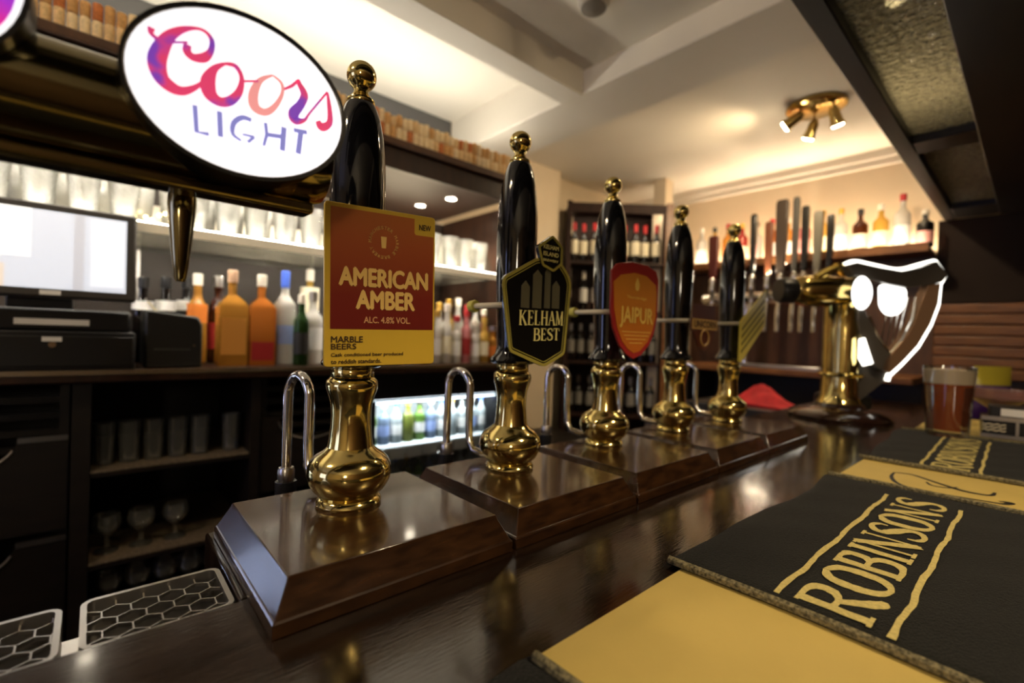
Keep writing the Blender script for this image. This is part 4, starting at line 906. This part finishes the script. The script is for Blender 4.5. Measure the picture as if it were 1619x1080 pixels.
for yy, h, w_, mm in hm:
    tp = ob('tap', MB().lathe([(.016, -.05), (.016, .03), (.022, .04), (.022, .06), (.012, .12), (0, .12)], 16, c=(-.06, yy, .44)), chrome, kf)
    ob('tap_spout', MB().tube([(-.04, yy, .42), (-.07, yy, .40), (-.085, yy, .34), (-.085, yy, .22)], .012, 10), chrome, tp)
    ob('tap_handle', MB().loft([(-.06 - .010, -.06 + .010, yy - w_ * .35, yy + w_ * .35, .55), (-.06 - .016, -.06 + .016, yy - w_ * .55, yy + w_ * .55, .55 + h * .45), (-.06 - .018, -.06 + .018, yy - w_ * .55, yy + w_ * .55, .55 + h * .95), (-.06 - .012, -.06 + .012, yy - w_ * .45, yy + w_ * .45, .55 + h)]), mm, kf, bevel=.004)
    ob('handle_collar', MB().lathe([(0, .535), (.020, .535), (.022, .55), (.014, .57), (0, .57)], 14, c=(-.06, yy, 0)), chrome, kf)
# drip basin and jug under the keg font
tag(ob('drip_basin', MB().box(2.985, 3.045, .80, 1.30, 1.2002, 1.222), steel, bevel=.004), 'steel drip basin below the keg tap rail', 'basin')

# ------------------------------------------------------------------ stout font with harp sign
hx_, hy_ = 1.90, .446; ra = math.atan2(-.665, .746)
hf = thing('stout_font', 'brass stout font with glowing harp-shaped sign on the bar', 'beer font', (hx_, hy_, 1.10), ra)
ob('foot', MB().lathe([(0, 0), (.150, 0), (.152, .010), (.140, .022), (.105, .034), (.075, .040), (.068, .052), (0, .052)], 40), mat('dark_brown_gloss', rgb(44, 26, 20), .15, coat=.5), hf)
ob('column', MB().lathe([(.066, .05), (.062, .058), (.055, .075), (.053, .14), (.055, .30), (.054, .38), (.060, .39)], 36), brass, hf)
ob('column_ring', MB().tube([(.062 * math.cos(R(a)), .062 * math.sin(R(a)), .148) for a in range(0, 360, 15)], .007, 8, closed=True), brass, hf)
ob('cross_tube', MB().lathe([(0, -.170), (.034, -.170), (.044, -.160), (.052, -.135), (.053, -.08), (.050, .02), (.046, .05), (0, .05)], 32, c=(0, 0, .428), axis='x'), brass_dk, hf)
ob('end_cap', MB().lathe([(0, -.222), (.038, -.222), (.044, -.212), (.044, -.174), (.032, -.166), (0, -.166)], 28, c=(0, 0, .426), axis='x'), blackp, hf)
ob('top_scroll', MB().tube([(-.108, -.02, .469), (-.066, -.02, .494), (-.030, -.02, .510), (-.008, -.02, .505), (-.02, -.02, .485)], .015, 10), brass, hf)
silver = mat('harp_silver', rgb(96, 91, 84), .25, .35); glow = led('harp_edge_glow', (1.0, .96, .86), 3.0); face = led('harp_lens', (1.0, .98, .92), 2.6)
neck = [(-.0352, .5094), (-.0043, .5188), (.0693, .5047), (.1428, .4948), (.2047, .5094), (.2538, .532), (.2933, .4875), (.2736, .4639), (.2282, .4519), (.1661, .4414), (.103, .4517), (.0397, .4662), (-.0127, .4727)]
pillar = [(.2324, .4521), (.2737, .4619), (.2684, .395), (.2464, .3275), (.2079, .2551), (.1602, .1991), (.1202, .16), (.0904, .1715), (.1054, .2097), (.1531, .2657), (.188, .3254), (.206, .3886)]
body_ = [(.0064, .3692), (.0318, .3617), (.0594, .3042), (.0909, .2531), (.1215, .2228), (.1158, .1641), (.082, .1712), (.0464, .2202), (.0184, .2861), (.0059, .3337)]
edge1 = [(-.0212, .515), (.0142, .5268), (.0866, .5145), (.1589, .5044), (.2215, .5213), (.2757, .538)]
edge2 = [(.2757, .538), (.3137, .4908), (.2961, .4607), (.2929, .393), (.2706, .3246), (.2316, .2513), (.1813, .1923), (.1408, .1507), (.1373, .1336)]
inner = [(.0454, .3453), (.0731, .2838), (.1173, .227), (.1569, .2742), (.1873, .3398), (.1964, .4129)]
lens2 = [(.0839, .4537), (.1743, .4443), (.1746, .3921), (.1532, .3536), (.1158, .3482), (.0894, .3765)]
hr = ob('harp_sign', MB().prism(ccw(neck), -.068, -.030), silver, hf, bevel=.003); hr['label'] = 'dark silver harp-shaped sign with glowing white edge'
ob('harp_pillar', MB().prism(ccw(pillar), -.064, -.030), mat('harp_bronze', rgb(150, 118, 92), .25, .3), hr, bevel=.003)
ob('harp_body', MB().prism(ccw(body_), -.064, -.032), silver, hr, bevel=.003)
ob('glowing_edge', MB().tube([(x, -.030, z) for x, z, _ in smooth_pts([(a, b, 0) for a, b in edge1], 4)], .0075, 8), glow, hr)
ob('glowing_edge', MB().tube([(x, -.030, z) for x, z in edge2], .0085, 8), glow, hr)
ob('inner_edge', MB().tube([(x, -.062, z) for x, z in inner], .0040, 8), chrome, hr)
for (a, b) in (((.0988, .2575), (.1255, .4113)), ((.1182, .2477), (.1443, .4119)), ((.1365, .2588), (.1632, .4126)), ((.1549, .2699), (.182, .4132))):
    ob('harp_string', MB().tube([(a[0], -.045, a[1]), (b[0], -.045, b[1])], .0018, 6), chrome, hr)
ob('lens', MB().lathe([(0, -.012), (.028, -.011), (.050, -.004), (.055, .002), (.050, .006), (0, .006)], 28, c=(.0052, -.080, .418), axis='y', sx=.60), face, hr)
ob('lens_stem', MB().lathe([(.020, 0), (.020, .05)], 16, c=(.0052, -.075, .418), axis='y'), blackp, hr)
ob('lens_back', MB().prism(ccw(roundpoly(lens2, .02)), -.050, -.042), face, hr)
ob('lower_glow', MB().prism(ccw([(.0103, .2691), (.0268, .2738), (.0577, .191), (.0267, .1816), (.0109, .2062)]), -.072, -.066), glow, hr)
ob('harp_bracket', MB().prism(ccw([(.0307, .2185), (.1371, .2222), (.1491, .1458), (.0382, .053)]), -.028, .02), silver, hr)
ob('rear_foot', MB().box(-.01, .135, .02, .12, .0, .075), blackp, hf, bevel=.01)

# ------------------------------------------------------------------ pint of beer and things at the far end of the bar
pg = thing('pint_of_beer', 'full pint of amber beer with a pale head on the second towel', 'beer glass', (1.745, .158, 1.1092)); pg.scale = (1.16, 1.16, 1.20)
ob('glass', MB().lathe([(0, 0), (.036, 0), (.039, .004), (.040, .02), (.043, .08), (.048, .158), (.0465, .158), (.0415, .08), (.0375, .014), (0, .012)], 36), thin_glass('beer_glass', (.98, .97, .94, 1), .03, .01), pg)
ob('beer', MB().lathe([(0, .0125), (.0370, .0145), (.0410, .08), (.0440, .118), (0, .118)], 36), mat('amber_beer', rgb(196, 88, 16), .05, trans=.35, ior=1.33), pg)
ob('foam', MB().lathe([(0, .1185), (.0442, .1185), (.0462, .149), (.040, .151), (0, .150)], 36), mat('beer_foam', rgb(226, 210, 180), .8, bump=.3, bscale=300), pg)
bx_ = thing('beer_mat_box', 'black and silver beer mat box with printed front beside the pint', 'box', (1.885, .045, 1.1090), R(6))
ob('tray', MB().box(-.05, .06, -.075, .055, 0, .055), blackp, bx_, bevel=.004)
ob('silver_trim', MB().box(-.0535, -.050, -.078, .058, .0, .010), steel, bx_); ob('silver_trim', MB().box(-.0535, -.050, -.078, .058, .047, .058), steel, bx_); ob('silver_trim', MB().box(-.0535, -.050, -.014, -.008, .010, .047), steel, bx_)
pm = MB()
for k, zz in enumerate((.020, .028, .036)):
    pm.ribbon([(-.005 + .045 * j / 8, zz + .0022 * math.sin(j * 2.4 + k), .0022) for j in range(9)], 0, .0004, 3)
pm.v = [(-.0502 + y, .05 - x, z) for (x, y, z) in pm.v]
ob('scrawled_print', pm, p_cream, bx_)
ob('card_stack', MB().box(-.04, .05, -.06, .04, .055, .085), p_black, bx_, bevel=.002); ob('white_card', MB().box(-.0412, -.040, -.03, .02, .060, .080), p_white, bx_)
pk = thing('pink_bowl', 'pale pink glass bowl behind the beer mat box', 'bowl', (2.06, .075, 1.1005))
ob('bowl', MB().lathe([(0, 0), (.03, 0), (.032, .006), (.014, .014), (.012, .06), (.03, .075), (.068, .10), (.075, .128), (.072, .128), (.064, .104), (.02, .082), (0, .08)], 32), mat('pink_glass', rgb(222, 176, 168), .08, trans=.75), pk)
cb = thing('snack_packet', 'purple and yellow snack packet propped at the end of the bar', 'packet', (2.42, .105, 1.1005), R(-40))
mb = MB(); v = []; f = []
for i in range(13):
    for j in range(9):
        u, w_ = i / 12, j / 8; d = .028 * math.sin(math.pi * u) ** .6 * math.sin(math.pi * w_) ** .7
        v.append((.14 * (u - .5), -d, .19 * w_))
for i in range(13):
    for j in range(9):
        u, w_ = i / 12, j / 8; d = .028 * math.sin(math.pi * u) ** .6 * math.sin(math.pi * w_) ** .7
        v.append((.14 * (u - .5), d + .0006, .19 * w_))
for s_ in (0, 117):
    for i in range(12):
        for j in range(8):
            q = (s_ + i * 9 + j, s_ + (i + 1) * 9 + j, s_ + (i + 1) * 9 + j + 1, s_ + i * 9 + j + 1); f.append(q if s_ == 0 else q[::-1])
bd = [i * 9 for i in range(13)] + [108 + j for j in range(1, 9)] + [i * 9 + 8 for i in range(11, -1, -1)] + list(range(7, 0, -1))
for q in range(len(bd)): f.append((bd[q], 117 + bd[q], 117 + bd[(q + 1) % len(bd)], bd[(q + 1) % len(bd)]))
mb.add(v, f); ob('foil_bag', mb, axis_ramp('packet_print', 2, [(0, rgb(60, 34, 96)), (.12, rgb(70, 40, 110)), (.125, rgb(190, 176, 60)), (.19, rgb(190, 176, 60))], .25), cb)

# ------------------------------------------------------------------ overhead canopy with textured glass
oc = thing('overhead_canopy', 'dark wooden overhead frame with textured glass panels above the bar', 'canopy', (0, 0, 0))
CZ2 = 2.05
tex_glass = thin_glass('hammered_glass', (.62, .60, .50, 1), .14, .50, bump=1.0, bscale=60, rough=.06, dcol=(.62, .60, .48, 1), translucent=True)
ob('inner_beam', MB().box(-1.0, XE - .05, .312, .362, CZ2, CZ2 + .13), wood_vdk, oc, bevel=.004)
ob('outer_beam', MB().box(-1.0, XE - .05, -.02, .152, CZ2, CZ2 + .13), wood_vdk, oc, bevel=.004)
ob('outer_fascia', MB().box(-1.0, XE - .05, -.26, -.02, CZ2 - .03, CZ2 + .13), wood_vdk, oc, bevel=.004)
xs = [-.62, .72, 2.10, 3.20]
for k, x in enumerate(xs): ob('cross_bar', MB().box(x, x + (.13 if k < 3 else .24), .152, .312, CZ2 + .002, CZ2 + .13), wood_vdk, oc, bevel=.003)
for k in range(3): ob('glass_panel', MB().box(xs[k] + .128, xs[k + 1] + .002, .150, .314, CZ2 + .030, CZ2 + .036), tex_glass, oc)
for x in (-.4, .95, 3.0): ob('hanger', MB().box(x, x + .05, .315, .358, CZ2 + .12, 2.53), wood_vdk, oc)
ob('end_post', MB().box(2.62, 2.70, -.06, .005, 1.10, CZ2 - .0), wood_vdk, oc, bevel=.004)

# ------------------------------------------------------------------ ceiling fittings
def spot_fitting(loc, label, power, aims, plate_r=.10):
    t = thing('ceiling_spotlight', label, 'spotlight', loc, 0, 'ceiling spotlight fittings')
    ob('plate', MB().lathe([(0, 0), (plate_r, 0), (plate_r, -.014), (plate_r * .9, -.022), (0, -.022)], 32), brass_dk, t)
    for k, a in enumerate(aims):
        an = R(120 * k + 20); bx, by = plate_r * .62 * math.cos(an), plate_r * .62 * math.sin(an)
        d = (Vector(a) - Vector(loc)).normalized(); p = Vector((bx, by, -.055)); e = p + d * .075
        ob('stem', MB().tube([(bx, by, -.02), tuple(p)], .005, 8), brass_dk, t)
        hd = ob('spot_head', MB().tube([tuple(p - d * .02), tuple(p), tuple(p + d * .05), tuple(p + d * .07)], [.012, .022, .026, .033], 16, cap=True), brass_dk, t)
        ob('bulb', MB().tube([tuple(p + d * .0705), tuple(p + d * .078)], [.027, .020], 14), led('spot_bulb', (1.0, .82, .54), 30), hd)
        lamp('SPOT', 'spot_lamp', tuple(p + d * .085), power, WARM, hd, tuple(p + d * 2), spot_size=R(152), spot_blend=.9, shadow_soft_size=.025)
    return t
spot_fitting((2.62, .76, 2.52), 'round brass ceiling fitting with three spotlights over the far end', 27, [(3.0, 1.4, 1.2), (2.42, 2.3, 1.6), (3.2, .55, 1.3)], .13)
spot_fitting((.75, -.75, 2.52), 'added brass ceiling fitting with three fill spotlights behind the camera', 20, [(.5, .4, 1.15), (1.2, .3, 1.1), (.2, .5, 1.3)])  # unseen fitting added as warm fill on towels and pump clips
spot_fitting((-.9, .75, 2.52), 'added brass ceiling fitting with three fill spotlights left of the camera', 12, [(.3, .5, 1.2), (-.4, 1.7, 1.3), (.8, .5, 1.2)])  # another unseen fitting, added to fill from the left
spot_fitting((1.74, .30, 2.52), 'brass ceiling fitting with three spotlights above the textured glass canopy', 5, [(1.6, .25, 1.0), (1.2, .30, 1.3), (2.4, .25, 1.2)])
sd = thing('smoke_detector', 'small round smoke detector on the grey ceiling', 'smoke detector', (1.27, 1.06, 2.52))
ob('detector_body', MB().lathe([(0, 0), (.055, 0), (.055, -.02), (.045, -.032), (0, -.036)], 28), mat('detector_white', rgb(190, 182, 168), .5), sd)
ob('vent_ring', MB().lathe([(.040, -.030), (.044, -.040), (.030, -.048), (0, -.050)], 20), mat('detector_grey', rgb(120, 112, 100), .5), sd)
# unseen globe added as fill light in the customers' room
pl = thing('fill_globe', 'added warm fill globe hanging unseen in the room behind the camera', 'lamp', (-1.5, -2.0, 2.52))
ob('cord', MB().tube([(0, 0, 0), (0, 0, -.45)], .004, 6), blackp, pl)
ob('globe', MB().lathe([(.03, -.45), (.09, -.49), (.12, -.57), (.09, -.65), (0, -.69)], 24), led('globe_glow', (1.0, .80, .52), 12), pl)
lamp('POINT', 'globe_fill', (0, 0, -.80), 26, SOFT, pl, shadow_soft_size=.12)
